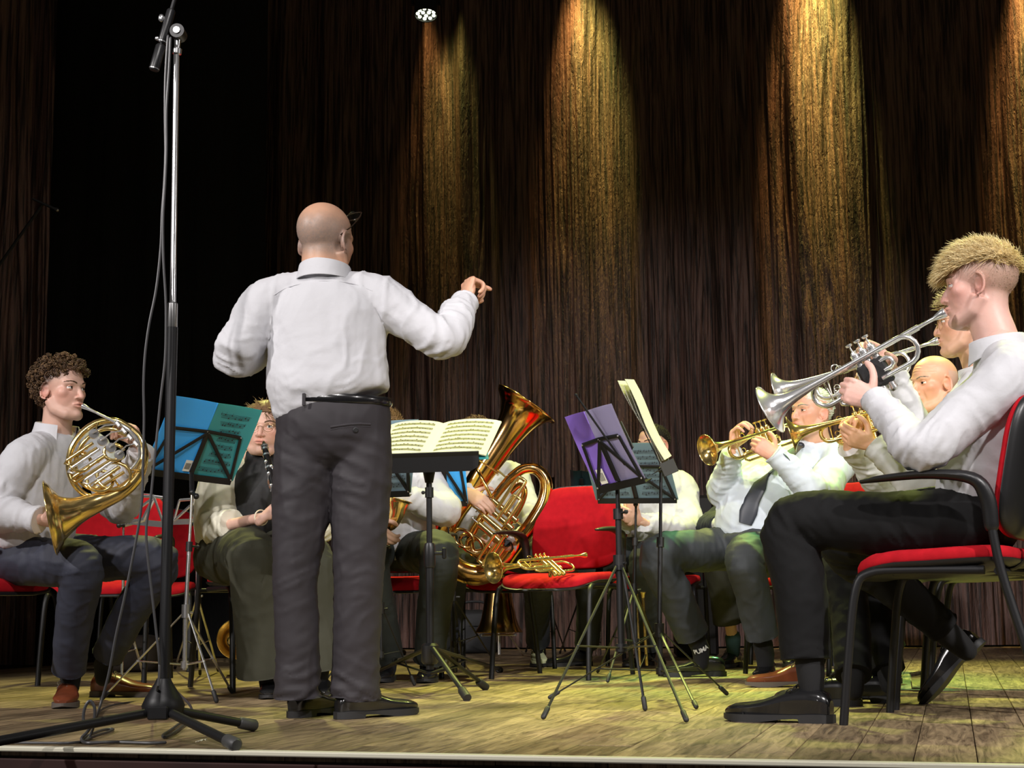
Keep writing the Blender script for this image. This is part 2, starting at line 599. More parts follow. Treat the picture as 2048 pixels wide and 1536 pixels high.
def hand(wrist, d, n, side, curl=(40, 45, 25), thumb=None, s=1.0, spread=4, skin=(.6, .36, .27), voxel=.0025, fingers=None):
    """palm, four jointed fingers and a thumb, melted; d: wrist to knuckles, n: out of the palm"""
    d = unit(d); n = V3(n); n = unit(n - d * (n @ d))
    t = np.cross(d, n) * (1 if side == 'R' else -1)
    wrist = V3(wrist)
    m = MB()
    W = lambda a, b, c: wrist + (d * a + t * b + n * c) * s
    m.tube([W(-.03, 0, 0), W(0, 0, 0), W(.03, .001, 0), W(.062, 0, -.001), W(.086, -.001, -.002)],
           np.array([(.026, .019), (.027, .018), (.035, .0165), (.041, .0145), (.040, .0115)]) * s, seg=16, ref=t, caps='round')
    m.ball(W(.035, .022, .008), np.array([.02, .03, .014]) * s, M=frame((0, 0, 0), z=n, y=d).to_3x3())
    m.ball(W(.04, -.022, .006), np.array([.016, .032, .012]) * s, M=frame((0, 0, 0), z=n, y=d).to_3x3())
    base = [(.088, .030), (.092, .010), (.088, -.0105), (.080, -.0295)]
    segs = [(.044, .026, .022), (.048, .030, .023), (.045, .028, .023), (.035, .021, .020)]
    rads = [.0092, .0095, .0090, .0080]
    fg = fingers or {}
    for i in range(4):
        cu = fg.get(i, curl)
        fd = rotv(d, n, R(spread) * (1.5 - i) * (-1 if side == 'R' else 1) * -1)
        ax = np.cross(fd, n)
        p = W(base[i][0] - .012, base[i][1], -.002); pts = [p]; p = W(base[i][0], base[i][1], -.002); pts.append(p)
        a = 0
        for k in range(3):
            a += R(cu[k])
            p = p + rotv(fd, ax, a) * segs[i][k] * s
            pts.append(p)
        r = rads[i] * s
        pp = catmull(pts, 3)
        rr = np.interp(np.linspace(0, 1, len(pp)), [0, .25, .45, .6, .78, .9, 1], [r * 1.02, r * 1.08, r * .95, r * 1.0, r * .88, r * .9, r * .74])
        m.tube(pp, rr, seg=10, caps='round')
    th = thumb or [(.55, .75, .35), (.85, .40, .30), (.95, .05, .25)]
    p = W(.022, .024, .004); pts = [p]
    for k, L in enumerate((.043, .030, .024)):
        p = p + unit(d * th[k][0] + t * th[k][1] + n * th[k][2]) * L * s
        pts.append(p)
    pp = catmull(pts, 3)
    m.tube(pp, np.interp(np.linspace(0, 1, len(pp)), [0, .35, .6, .82, 1], np.array([.0145, .0115, .0105, .0108, .0085]) * s), seg=10, caps='round')
    v, q, nn = remesh(m, voxel * s, 2)
    c = np.ones((len(v), 3)) * skin * (1 + .08 * fbm(v * 50, 2, 9))[:, None]
    tips = np.zeros(len(v))
    c = c * (1 - .12 * np.clip(vnoise(v * 30, 4), 0, 1)[:, None] * [0, 1, 1])
    return v, q, c


def folds(v, n, spots, base=.003, seed=0, drape=(9, 9, 3.2)):
    """cloth folds: soft drape everywhere, broken creases across the limb round each joint.
    spots: (point, axis, radius, height, wavelength)"""
    d = fbm(v * drape, 3, seed) * base * 1.5
    d += base * .9 * (1 - np.abs(fbm(v * V3(drape) * 1.6 + 5, 2, seed + 3)) * 2.6).clip(0, 1) ** 3
    rng = np.random.default_rng(seed)
    for k, (pt, ax, r, h, wl) in enumerate(spots):
        rel = v - V3(pt); ax = unit(ax)
        a = unit(np.cross(ax, [.31, .52, .79])); b = np.cross(ax, a)
        tilt = rng.uniform(-.9, .9, 2)
        sx = rel @ ax + (rel @ a) * tilt[0] * .6 + (rel @ b) * tilt[1] * .6
        warp = fbm(v * 8, 2, seed + 11 + k) * .8
        q = np.stack([sx / wl * 1.15 + warp, rel @ a / .13, rel @ b / .13], 1)
        nz = fbm(q, 2, seed + 31 + k)
        g = np.exp(-np.sum(rel * rel, 1) / (r * r))
        d += g * h * ((1 - np.abs(nz) * 2.4).clip(0, 1) ** 1.5 * 1.3 + nz * .5)
    return v + n * d[:, None]


def cloth(name, m, material, parent, voxel=.008, smooth=6, spots=(), base=.003, seed=0, drape=(9, 9, 3.2), col=None, hems=()):
    v, q, n = remesh(m, voxel, smooth)
    v = folds(v, n, spots, base, seed, drape)
    for pt, ax, r in hems:                                   # cut off flat at cuffs and hems
        rel = v - V3(pt); ax = unit(ax); s = rel @ ax
        k = (s > 0) & (np.linalg.norm(rel, axis=1) < r)
        v[k] -= s[k][:, None] * ax * .98
    o = MB().add(v, [q], col)
    return obj(name, o, material, parent, sharp=None)


def band(path, rad, h, th, ref, name, material, parent, upv=None):
    """a flat belt of height h round a closed ring of points"""
    m = MB()
    m.tube(path, [(th, h)] * len(path), seg=8, closed=True, ref=ref)
    return obj(name, m, material, parent, sharp=50)


def collar(neck, axis, fwd, r, material, parent, h=.04, open_deg=28, flare=.018, tip=.03, name='collar'):
    """folded shirt collar: stand and turned-down leaf, open at the throat"""
    F = frame(neck, z=axis, y=fwd)
    prof_n = 5
    a = np.radians(np.linspace(90 + open_deg, 450 - open_deg, 40))
    P3 = np.zeros((40, 9, 3))
    for i, q in enumerate(a):
        k = abs((np.degrees(q) - 270) / (180 - open_deg))       # 0 back, 1 front
        top = h * (1 - .25 * k); low = -.012 - tip * max(0, k - .45) / .55
        fr = r * (1 + .10 * k)
        prof = [(fr - .003, -.03), (fr - .003, top * .9), (fr, top), (fr + .005, top), (fr + .007, top * .9), (fr + flare * .6, (top + low) * .5), (fr + flare, low), (fr + flare - .003, low - .001), (fr + .004, top * .55)]
        for j, (rr, z) in enumerate(prof):
            P3[i, j] = (rr * cos(q), rr * sin(q) * 1.04, z - .006 * k)
    m = MB(); m.grid(P3.reshape(40, 9, 3))
    m.v = [xf(F, m.v[0])]
    return obj(name, m, material, parent, sharp=60)


def shoe(heel, toe, parent, upper=None, sole=None, L=None, up=(0, 0, 1), laces=True, lift=0.0, width=1.0, cap=True, collar_h=1.0):
    """laced leather shoe from heel to toe; heel, toe: points on the ground"""
    upper = upper or LEATHER; sole = sole or SOLE
    heel, toe = V3(heel), V3(toe)
    x = toe - heel
    L = L or np.linalg.norm(x)
    F = frame(heel, x=x, y=np.cross(unit(up), unit(x)))
    k = L / .30
    st = [(.004, .020, .042, .058), (.012, .030, .036, .078), (.035, .0345, .034, .088), (.065, .0355, .032, .092), (.095, .0365, .030, .090), (.125, .0385, .027, .083),
          (.155, .042, .022, .070), (.185, .0455, .019, .059), (.215, .0470, .017, .053), (.245, .0450, .0155, .050), (.268, .039, .015, .0465), (.285, .029, .0155, .040), (.296, .014, .017, .032)]
    m = MB()
    seg = 20
    rings = []
    for (sx, w, b, h) in st:
        ring = []
        w = w * width
        for j in range(seg):
            a = 2 * pi * j / seg
            ca, sa = cos(a), sin(a)
            yy = w * np.sign(ca) * abs(ca) ** (.75 if sa < 0 else .95)
            bend = .007 * sin(pi * min(1, max(0, (sx - .1) / .19)))
            zz = .018 + (h * (collar_h if sx < .11 else 1) - .018) * (sa * .5 + .5) ** (.8) if sa > -.35 else .018 + .0 * sa
            ring.append((sx * k, (yy + bend) * k, zz * k))
        rings.append(ring)
    P3 = np.array(rings); P3 = np.concatenate([P3, P3[:, :1]], 1)
    m.grid(P3[:, ::-1])
    m.add(P3[0, :-1], [[list(range(seg))]]); m.add(P3[-1, :-1], [[list(range(seg))[::-1]]])
    if cap:
        ringcap = [(.232 * k + .004 * sin(t), (.0452 * cos(t) * width + .005) * k, (.018 + .026 * sin(t)) * k) for t in np.linspace(.1, pi - .1, 12)]
        m.tube(ringcap, .0016, seg=5)
    m.v = [xf(F, q) for q in m.v]
    sh = obj('shoe', m, upper, parent, sharp=45)
    bend = lambda sx: .007 * sin(pi * min(1, max(0, (sx - .1) / .19)))
    xs = [-.003, .002, .012, .03, .06, .084, .087, .10, .13, .16, .19, .215, .24, .262, .28, .293, .301, .304]
    ws = [.012, .021, .0315, .0375, .0385, .0375, .0372, .0370, .040, .0445, .0490, .0505, .049, .044, .0355, .024, .012, .004]
    bs = [.0, .0, .0, .0, .0, .0, .010, .0105, .0085, .0045, .001, .0, .0, .001, .003, .0055, .0075, .009]
    P3 = np.zeros((len(xs), 9, 3))
    for i, (sx, w, zb) in enumerate(zip(xs, ws, bs)):
        w = w * width; bb = bend(sx)
        tp = .0205 + (.003 if sx < .085 else .0) * (1 - abs(sx - .04) / .05 if sx < .085 else 0)
        P3[i] = np.array([(sx, -w + bb, zb), (sx, bb, zb), (sx, w + bb, zb), (sx, w + bb, zb + .004), (sx, w + bb, tp), (sx, bb, tp), (sx, -w + bb, tp), (sx, -w + bb, zb + .004), (sx, -w + bb, zb)]) * k
    m = MB(); m.grid(P3); m.add(P3[0, :8], [[list(range(8))]]); m.add(P3[-1, :8], [[list(range(8))[::-1]]])
    m.v = [xf(F, q) for q in m.v]
    obj('sole', m, sole, sh, sharp=35)
    if laces:
        m = MB()
        for i, sx in enumerate((.105, .122, .139, .156)):
            h = np.interp(sx, [.095, .125, .155, .185], [.086, .078, .064, .051]) + .0015
            m.tube(xf(F, np.array([(sx * k, -.017 * k, (h - .007) * k), ((sx + .004) * k, 0.003 * k, h * k + .001), ((sx + .010) * k, .023 * k, (h - .009) * k)])), .0022, seg=6)
        for sg in (-1, 1):
            b = [(.100, 0, .0885), (.092, sg * .016, .098), (.098, sg * .034, .088), (.108, sg * .03, .078), (.102, sg * .008, .088)]
            m.tube(catmull(xf(F, np.array(b) * k), 3), .0017, seg=5)
            m.tube(catmull(xf(F, np.array([(.102, 0, .0885), (.115, sg * .022, .085), (.122, sg * .036, .066)]) * k), 3), .0017, seg=5)
        obj('laces', m, upper if upper is not TAN else TANSOLE, sh)
    return sh


def joinbody(parts):
    m = MB()
    for v, q, c in parts:
        m.add(v, [q]); m.c[-1] = c
    return m


def core(J, skin, voxel=.011):
    """the slim body that carries head and hands inside the clothes"""
    m = MB()
    ne, sl, sr, pe = V3(J['neck']), V3(J['sh_l']), V3(J['sh_r']), V3(J['pelvis'])
    m.tube(catmull([pe, (pe + ne) / 2 + V3(J.get('spine', (0, 0, 0))), ne], 4), np.array([(.11, .08)] * 3 + [(.10, .07)] * 3 + [(.08, .06)] * 3), seg=14, ref=sr - sl, caps='round')
    m.tube([sl, ne * .9 + pe * .1, sr], .038, caps='round')
    for q in 'lr':
        if J.get('el_' + q) is not None:
            m.tube([J['sh_' + q], J['el_' + q], J['wr_' + q]], [.036, .032, .022], caps='round')
        m.tube([pe, J['hip_' + q], J['kn_' + q], J['an_' + q]], [.06, .06, .042, .032], caps='round')
    v, q, n = remesh(m, voxel, 3)
    return v, q, np.ones((len(v), 3)) * skin


def face_bits(M, body, s=1.0, iris=(.05, .03, .02), brow=(.1, .06, .03), gaze=(0, 0), lid=.35, skin=(.6, .36, .27), brow_r=.0024):
    M = Matrix(M)
    for x in (-1, 1):
        m = MB()
        c = np.array([x * .0315, .0638, .002]); r = .0130
        n0 = m.n
        m.ball(c, r, seg=20)
        g = unit([gaze[0], 1, gaze[1]])
        v = m.v[0]; dd = np.arccos(np.clip(((v - c) / r) @ g, -1, 1))
        col = np.ones((len(v), 3)) * [.72, .68, .65]
        m.c[0] = col
        # iris and pupil as thin caps standing on the ball
        F = frame(c + g * r * .86, z=g, y=(0, 0, 1))
        m.lathe([(.0062, 0), (.0058, .0012), (.004, .0017), (.001, .0019)], 14, F, col=iris)
        F = frame(c + g * r * .995, z=g, y=(0, 0, 1))
        m.lathe([(.0026, 0), (.001, .0006)], 10, F, col=(.004, .004, .004))
        for sg in (1, -1):
            pts, rf = [], []
            ec = (.56 - lid * .6) + .36 if sg > 0 else -.80
            for a in np.linspace(-1.2, 1.2, 11):
                e = ec * (cos(a * .95) ** .8)
                dv = unit([sin(a) * cos(e), cos(a) * cos(e), sin(e)])
                pts.append(c + dv * (r + .0004)); rf.append(dv)
            m.tube(pts, np.array([(.0012, .0025)] + [(.0017, .0050)] * 9 + [(.0012, .0025)]), seg=10, ref=np.array(rf), caps='round', col=V3(skin) * ((.86, .74, .72) if sg > 0 else (.95, .86, .84)))
            if sg > 0:
                m.tube([c + unit([sin(a) * .98, cos(a), sin((.56 - lid * .6) * cos(a * .95) ** .8) - .02]) * (r + .0014) for a in np.linspace(-1.0, 1.0, 9)], .0007, seg=5, col=V3(brow) * .4)
        m.v = [xf(M, q * s) for q in m.v]
        obj('eye', m, EYE, body, sharp=None, col=True)
        m = MB()
        rng = random.Random(int(x + 5))
        for i in range(70):
            t = i / 69
            p = np.array([x * (.014 + .036 * t), .0865 - .024 * t ** 2.0 + .001, .019 + .006 * sin(t * 2.4) + rng.uniform(-.002, .002)])
            m.tube([p, p + np.array([x * .008, .001 - .004 * t, .003 - .0045 * t])], [.0012, .0003], seg=4, col=V3(brow) * rng.uniform(.7, 1.2))
        m.v = [xf(M, q * s) for q in m.v]
        obj('eyebrow', m, HAIRM, body, sharp=None, col=True)


def scalp_points(n, pred, rng):
    out = []
    while len(out) < n:
        d = rng.normal(size=3); d /= np.linalg.norm(d)
        p = CR + CRR * d
        if pred(p):
            out.append((p, unit(d / CRR)))
    return out


def tufts(M, s, n, pred, length, flow, cols, rad, parent, seed=0, curl=.0, name='hair', lift=.9):
    """strands of hair: tapered, bent from the scalp normal into the flow direction"""
    rng = np.random.default_rng(seed); m = MB()
    for p, nn in scalp_points(n, pred, rng):
        L = length(p) * rng.uniform(.7, 1.25)
        fl = unit(V3(flow(p)) + rng.normal(size=3) * .28)
        q = p - nn * .004; pts = [q]; d = unit(nn * lift + fl * .35)
        for k in range(4):
            q = q + d * L / 4; pts.append(q)
            d = unit(d + fl * (.35 + .12 * k) + rng.normal(size=3) * curl)
        r = rad * rng.uniform(.7, 1.3)
        c = V3(cols[0]) + (V3(cols[1]) - V3(cols[0])) * rng.uniform()
        m.tube(pts, [r, r * 1.1, r * .9, r * .6, r * .12], seg=4, col=c)
    m.v = [xf(M, q * s) for q in m.v]
    return obj(name, m, HAIRM, parent, sharp=None, col=True)


def haircap(M, s, pred, off, col, parent, seed=0, rough=.004):
    """the close mass of hair that the strands stand on"""
    nu, nv = 56, 40
    v, ok = [], []
    for i in range(nv + 1):
        a = pi / 2 - pi * i / nv
        for j in range(nu):
            d = np.array([cos(a) * cos(2 * pi * j / nu), cos(a) * sin(2 * pi * j / nu), sin(a)])
            v.append(CR + CRR * d); ok.append(bool(pred(CR + CRR * d)))
    v = np.array(v); nn = (v - CR) / CRR ** 2; nn /= np.linalg.norm(nn, axis=1)[:, None]
    v = v + nn * (off + rough * fbm(v * 90, 2, seed))[:, None]
    q = []
    for i in range(nv):
        for j in range(nu):
            f = [i * nu + j, (i + 1) * nu + j, (i + 1) * nu + (j + 1) % nu, i * nu + (j + 1) % nu]
            if sum(ok[k] for k in f) >= 3:
                q.append(f)
    m = MB().add(xf(M, v * s), [q], V3(col)); m.c[0] = V3(col) * (1 + .5 * fbm(v * 160, 2, seed + 1))[:, None]
    m.c[0] = np.clip(m.c[0], .002, 1)
    return obj('hair', m, HAIRM, parent, sharp=None, col=True)


def curls(M, s, n, pred, size, cols, parent, seed=0, wire=.0024, turns=1.6, out=.012):
    rng = np.random.default_rng(seed); m = MB()
    for p, nn in scalp_points(n, pred, rng):
        sz = size(p) * rng.uniform(.7, 1.3)
        ax = unit(nn * .55 + rng.normal(size=3) * .7)
        a = unit(np.cross(ax, rng.normal(size=3))); b = np.cross(ax, a)
        base = p + nn * rng.uniform(-.001, out)
        t = np.linspace(0, turns * 2 * pi, 13)
        pts = [base + ax * (u / (2 * pi) * sz * .55) + (a * cos(u) + b * sin(u)) * sz * (.55 + .12 * sin(u * .5)) for u in t]
        c = V3(cols[0]) + (V3(cols[1]) - V3(cols[0])) * rng.uniform() ** 1.5
        m.tube(pts, [wire * .6] + [wire] * 11 + [wire * .4], seg=5, col=c)
    m.v = [xf(M, q * s) for q in m.v]
    return obj('hair', m, HAIRM, parent, sharp=None, col=True)


def torso_tube(m, rings, lat0, lat1, n=4):
    """rings: (centre, half width, half depth) from hem to neck"""
    a = np.array([list(V3(c)) + [w_, d_] for c, w_, d_ in rings])
    a = catmull(a, n)
    t = np.linspace(0, 1, len(a))[:, None]
    lat = V3(lat0) * (1 - t) + V3(lat1) * t
    m.tube(a[:, :3], a[:, 3:5], seg=24, ref=lat, caps='flat')


def limb(m, pts, rads, n=4, seg=16, caps='round'):
    a = np.array([list(V3(p)) + [r] for p, r in zip(pts, rads)])
    a = catmull(a, n)
    m.tube(a[:, :3], a[:, 3], seg=seg, caps=caps)


# ------------------------------------------------------------------ the stage
EDGE0 = G(0, 1492)
AU = R(-16.6)
U, W_ = Vector((cos(AU), sin(AU), 0)), Vector((-sin(AU), cos(AU), 0))


def stage(u, v, z=0.0):
    return EDGE0 + U * u + W_ * v + Vector((0, 0, z))


SM = Matrix(((U.x, W_.x, 0, EDGE0.x), (U.y, W_.y, 0, EDGE0.y), (0, 0, 1, 0), (0, 0, 0, 1)))

# wood of the boards: one material, each board its own tone and stretch of grain
WOOD = bpy.data.materials.new('stage_oak'); WOOD.use_nodes = True
nt = WOOD.node_tree; b = nt.nodes['Principled BSDF']; N = nt.nodes.new; Lk = nt.links.new
geo = N('ShaderNodeNewGeometry'); oi = N('ShaderNodeObjectInfo')
mp = N('ShaderNodeMapping'); mp.inputs['Rotation'].default_value = (0, 0, -AU)
Lk(geo.outputs['Position'], mp.inputs[0])
off = N('ShaderNodeVectorMath'); off.operation = 'ADD'
cmb = N('ShaderNodeCombineXYZ'); mul = N('ShaderNodeMath'); mul.operation = 'MULTIPLY'; mul.inputs[1].default_value = 37.0
Lk(oi.outputs['Random'], mul.inputs[0]); Lk(mul.outputs[0], cmb.inputs[0]); Lk(mul.outputs[0], cmb.inputs[2])
Lk(mp.outputs[0], off.inputs[0]); Lk(cmb.outputs[0], off.inputs[1])
sc1 = N('ShaderNodeVectorMath'); sc1.operation = 'MULTIPLY'; sc1.inputs[1].default_value = (9, .9, 1)
Lk(off.outputs[0], sc1.inputs[0])
n1 = N('ShaderNodeTexNoise'); n1.inputs['Scale'].default_value = 4; n1.inputs['Detail'].default_value = 8; n1.inputs['Roughness'].default_value = .68; n1.inputs['Distortion'].default_value = 1.2
Lk(sc1.outputs[0], n1.inputs['Vector'])
r1 = N('ShaderNodeValToRGB'); e = r1.color_ramp.elements
e[0].position, e[0].color = .34, (.105, .072, .040, 1)
e[1].position, e[1].color = .66, (.52, .385, .215, 1)
Lk(n1.outputs['Fac'], r1.inputs[0])
hs = N('ShaderNodeHueSaturation'); mr = N('ShaderNodeMapRange'); mr.inputs['To Min'].default_value = .62; mr.inputs['To Max'].default_value = 1.2
Lk(oi.outputs['Random'], mr.inputs[0]); Lk(mr.outputs[0], hs.inputs['Value']); Lk(r1.outputs[0], hs.inputs['Color'])
n2 = N('ShaderNodeTexNoise'); n2.inputs['Scale'].default_value = 1.7; n2.inputs['Detail'].default_value = 5
Lk(mp.outputs[0], n2.inputs['Vector'])
mx = N('ShaderNodeMixRGB'); mx.blend_type = 'MULTIPLY'; mx.inputs[0].default_value = .55
r2 = N('ShaderNodeValToRGB'); r2.color_ramp.elements[0].position = .36; r2.color_ramp.elements[0].color = (.42, .40, .40, 1); r2.color_ramp.elements[1].position = .6
Lk(n2.outputs['Fac'], r2.inputs[0]); Lk(hs.outputs[0], mx.inputs[1]); Lk(r2.outputs[0], mx.inputs[2])
Lk(mx.outputs[0], b.inputs['Base Color'])
b.inputs['Roughness'].default_value = .42
bp = N('ShaderNodeBump'); bp.inputs['Strength'].default_value = .25; bp.inputs['Distance'].default_value = .004
Lk(n1.outputs['Fac'], bp.inputs['Height']); Lk(bp.outputs[0], b.inputs['Normal'])

fl = MB(); fl.box((0, 0, 0), (16, 13, .12)); fl.v = [xf(SM, fl.v[0] + np.array([2.6, 6.5, -.085]))]
FLOOR = struct('floor', fl, mat('subfloor', (.03, .022, .015), .9))
PW, PL = .135, 1.32
pm = MB(); pm.box((0, 0, 0), (PW - .0022, PL - .0025, .024), bev=.0012)
pme = to_mesh('plank', pm.verts(), pm.f, 35); pme.materials.append(WOOD)
rng = random.Random(3)
planks = []
for i in range(-22, 66):
    o_ = rng.random() * PL
    for j in range(0, 8):
        v0 = j * PL - o_ + PL / 2
        if v0 - PL / 2 < 0:
            if v0 + PL / 2 < .05:
                continue
        planks.append((i * PW + PW / 2, v0))
seen = []
for u, v in planks:
    q = stage(u, max(v, .2)); d = (q - CAM)
    px = 1024 + FPX * d.dot(RT) / d.dot(FW)
    seen.append((d.length if -160 < px < 2210 else 99 + d.length, u, v))
seen.sort()
rest = MB()
inv = None
for k, (dist, u, v) in enumerate(seen):
    y0, y1 = v - PL / 2, v + PL / 2
    y0 = max(y0, .004)
    z = -.0125 + rng.uniform(-.0007, .0007)
    if k < 300 and dist < 99:
        o = bpy.data.objects.new('plank', pme); COL.objects.link(o)
        o.parent = FLOOR
        o.rotation_euler = (0, 0, AU)
        o.scale = (1, (y1 - y0) / PL, 1)
        o.location = stage(u, (y0 + y1) / 2, z) - FLOOR.location
    else:
        s = MB(); s.box((0, 0, 0), (PW - .0022, y1 - y0 - .0025, .024))
        rest.add(xf(SM, s.v[0] + np.array([u, (y0 + y1) / 2, z])), [f for f in s.f])
o = obj('planking', rest, WOOD, FLOOR); o['kind'] = 'stuff'

fas = mat('dark_mahogany', (.030, .010, .008), .5, var=.3, varscale=6)
m = MB(); m.box((2.4, -.012, -.52), (16, .024, .98)); m.v = [xf(SM, q) for q in m.v]
wf = struct('wall_front', m, fas)
for k in range(-3, 9):
    m = MB(); m.box((k * 1.22 + .3, -.0275, -.085), (1.215, .012, .115), bev=.003); m.v = [xf(SM, q) for q in m.v]
    struct('panel', m, fas, wf)
m = MB(); m.box((2.4, -.010, -.0045), (16, .034, .0125), bev=.003); m.v = [xf(SM, q) for q in m.v]
struct('trim_1', m, mat('cream_lacquer', (.78, .75, .60), .4))
m = MB(); m.box((2.4, 9.6, 3), (16, .1, 7)); m.v = [xf(SM, q) for q in m.v]
struct('wall_back', m, mat('black_paint', (.006, .006, .007), .9))
m = MB(); m.box((9.6, 5.0, 3), (.1, 9.4, 7)); m.v = [xf(SM, q) for q in m.v]
struct('wall_right', m, mat('black_paint', (.006, .006, .007), .9))
m = MB(); m.box((-4.9, 5.5, 3), (.1, 9.0, 7)); m.v = [xf(SM, q) for q in m.v]
struct('wall_left', m, mat('black_paint', (.006, .006, .007), .9))


# ------------------------------------------------------------------ curtains
def drape(name, pts, z0, z1, seed, depth, nx, nz, material, fine=.020, wl=.44):
    """hanging cloth along a line on the floor: deep swags plus crushed vertical creases"""
    a, c = V3(pts[0]), V3(pts[1]); L = np.linalg.norm(c - a); d = (c - a) / L; nrm = np.array([d[1], -d[0], 0])
    s = np.linspace(0, L, nx); z = np.linspace(z0, z1, nz)
    S, Z = np.meshgrid(s, z, indexing='ij')
    q = np.stack([S.ravel(), Z.ravel()], 1)
    lean = (vnoise(np.stack([q[:, 0] * .5, q[:, 1] * .25, q[:, 0] * 0], 1), seed) * .10) * q[:, 1] / 3
    x = q[:, 0] + lean
    wn = vnoise(np.stack([x * .9, q[:, 1] * .12, x * 0], 1), seed + 1)
    ph = (x / wl + 1.1 * wn) * 2 * pi
    amp = depth * (.55 + .45 * vnoise(np.stack([x * .8, x * 0, x * 0 + 3], 1), seed + 2))
    D = amp * (np.sin(ph) + .35 * np.sin(2.3 * ph + 1.3 + 2 * wn))
    cx = x * 26 + 1.6 * vnoise(np.stack([x * 14, q[:, 1] * .55, x * 0], 1), seed + 5)
    cr = fbm(np.stack([cx, q[:, 1] * .55, x * 0], 1), 2, seed + 6)
    cr2 = vnoise(np.stack([cx * 2.1, q[:, 1] * 1.6, x * 0], 1), seed + 9)
    D = D + fine * (1 - 2.2 * np.abs(cr)) + fine * .12 * cr2
    p = a[None] + d[None] * q[:, 0:1] + nrm[None] * D[:, None]
    p[:, 2] = q[:, 1]
    m = MB(); m.grid(p.reshape(nx, nz, 3))
    return obj(name, m, material, None, sharp=None)


def cloth_mat(name, col, rough, st, crease_shade=False):
    m = mat(name, col, rough)
    nt = m.node_tree; b = nt.nodes['Principled BSDF']
    tc = nt.nodes['Texture Coordinate']
    mp = nt.nodes.new('ShaderNodeMapping'); mp.inputs['Scale'].default_value = (1, 1, .20); nt.links.new(tc.outputs['Object'], mp.inputs[0])
    n = nt.nodes.new('ShaderNodeTexNoise'); n.inputs['Scale'].default_value = 58; n.inputs['Detail'].default_value = 3
    n.inputs['Roughness'].default_value = .65; n.inputs['Distortion'].default_value = .6
    nt.links.new(mp.outputs[0], n.inputs['Vector'])
    bp = nt.nodes.new('ShaderNodeBump'); bp.inputs['Strength'].default_value = st; bp.inputs['Distance'].default_value = .03
    nt.links.new(n.outputs['Fac'], bp.inputs['Height']); nt.links.new(bp.outputs[0], b.inputs['Normal'])
    if crease_shade:  # thin dark lines in the base colour stand in for shade in the creases
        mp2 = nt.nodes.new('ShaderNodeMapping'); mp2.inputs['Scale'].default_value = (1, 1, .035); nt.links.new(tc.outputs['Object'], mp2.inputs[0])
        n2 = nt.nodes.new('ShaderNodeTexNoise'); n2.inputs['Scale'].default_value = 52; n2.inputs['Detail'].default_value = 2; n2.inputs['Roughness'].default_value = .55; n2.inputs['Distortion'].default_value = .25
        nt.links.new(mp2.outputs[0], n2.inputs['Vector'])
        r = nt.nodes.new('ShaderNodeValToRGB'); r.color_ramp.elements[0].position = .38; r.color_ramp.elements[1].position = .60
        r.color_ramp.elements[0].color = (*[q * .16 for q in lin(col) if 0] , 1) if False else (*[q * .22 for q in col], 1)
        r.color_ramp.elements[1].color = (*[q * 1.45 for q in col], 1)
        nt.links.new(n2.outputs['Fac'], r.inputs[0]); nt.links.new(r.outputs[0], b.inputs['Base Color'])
    return m


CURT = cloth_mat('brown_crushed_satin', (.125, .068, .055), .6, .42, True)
CURB = cloth_mat('black_velour', (.005, .005, .006), .95, .3)
AC = R(-14)
c0 = Vector((0.0, 11.1, 0)); dc = Vector((cos(AC), sin(AC), 0))
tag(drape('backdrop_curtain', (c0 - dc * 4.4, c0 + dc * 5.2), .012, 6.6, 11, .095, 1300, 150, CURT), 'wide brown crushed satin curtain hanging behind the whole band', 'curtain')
tag(drape('masking_curtain', (Vector((-3.55, 10.2, 0)), Vector((-1.72, 9.95, 0))), .012, 6.6, 23, .03, 150, 30, CURB, fine=.004), 'flat black masking drape between the two brown curtains', 'curtain')
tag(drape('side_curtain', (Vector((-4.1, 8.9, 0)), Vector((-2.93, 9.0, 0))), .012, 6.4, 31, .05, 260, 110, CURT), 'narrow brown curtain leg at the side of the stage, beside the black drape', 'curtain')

# ------------------------------------------------------------------ curtain lamps (above the frame) and the one lamp in view
nc = Vector((dc.y, -dc.x, 0))
for k, (px, apex, pw, D_) in enumerate(((1642, -40, 1.0, .26), (1178, 40, .50, .26), (893, 110, .16, .26), (2085, 20, .6, .26), (2480, 0, .8, .26))):
    # where the beam first touches the cloth
    d = ray(px, 300); t = (c0 - CAM).dot(nc) / d.dot(nc); hit = CAM + d * t
    d2 = ray(px, apex); za = CAM.z + d2.z * ((c0 - CAM).dot(nc) / d2.dot(nc))
    hx = hit + nc * D_
    top = Vector((hx.x, hx.y, za + .85))
    for col, o_, pq in (((1.0, .55, .16), -.08, 1100), ((.90, .88, .22), .05, 1300)):
        l = top + dc * o_
        spot('curtain_lamp', l, l + Vector((0, 0, -1)) - nc * .165, pq * pw, col, 22, 1.0, .06)

lm = P(852, 26, 9.4)
t = thing('stage_lamp', 'round lit stage lamp with twelve white lenses, high above the band', 'lamp', lm)
ax = unit([0, -.24, -.97])
F = frame(lm, z=ax, x=(1, 0, 0)) @ Matrix.Scale(.68, 4)
m = MB(); m.lathe([(.085, .26), (.11, .2), (.118, .02), (.118, -.03), (.108, -.03), (.106, -.004), (.01, -.004)], 28, F @ Matrix.Diagonal((1, 1, -1, 1)))
obj('housing', m, STEELBLACK, t)
LENS = mat('lens_light', (.9, .95, .8), .3, emit=((.93, 1.0, .72), 3.2))
spots = [(.082 * cos(a + .3), .082 * sin(a + .3)) for a in np.arange(9) * 2 * pi / 9] + [(.034 * cos(a), .034 * sin(a)) for a in np.arange(3) * 2 * pi / 3 + .5]
for x, y in spots:
    m = MB(); m.lathe([(.0185, .004), (.0185, .012), (.015, .018), (.008, .0205), (.002, .021)], 14, F @ Matrix.Translation((x, y, 0)))
    obj('lens', m, LENS, t)
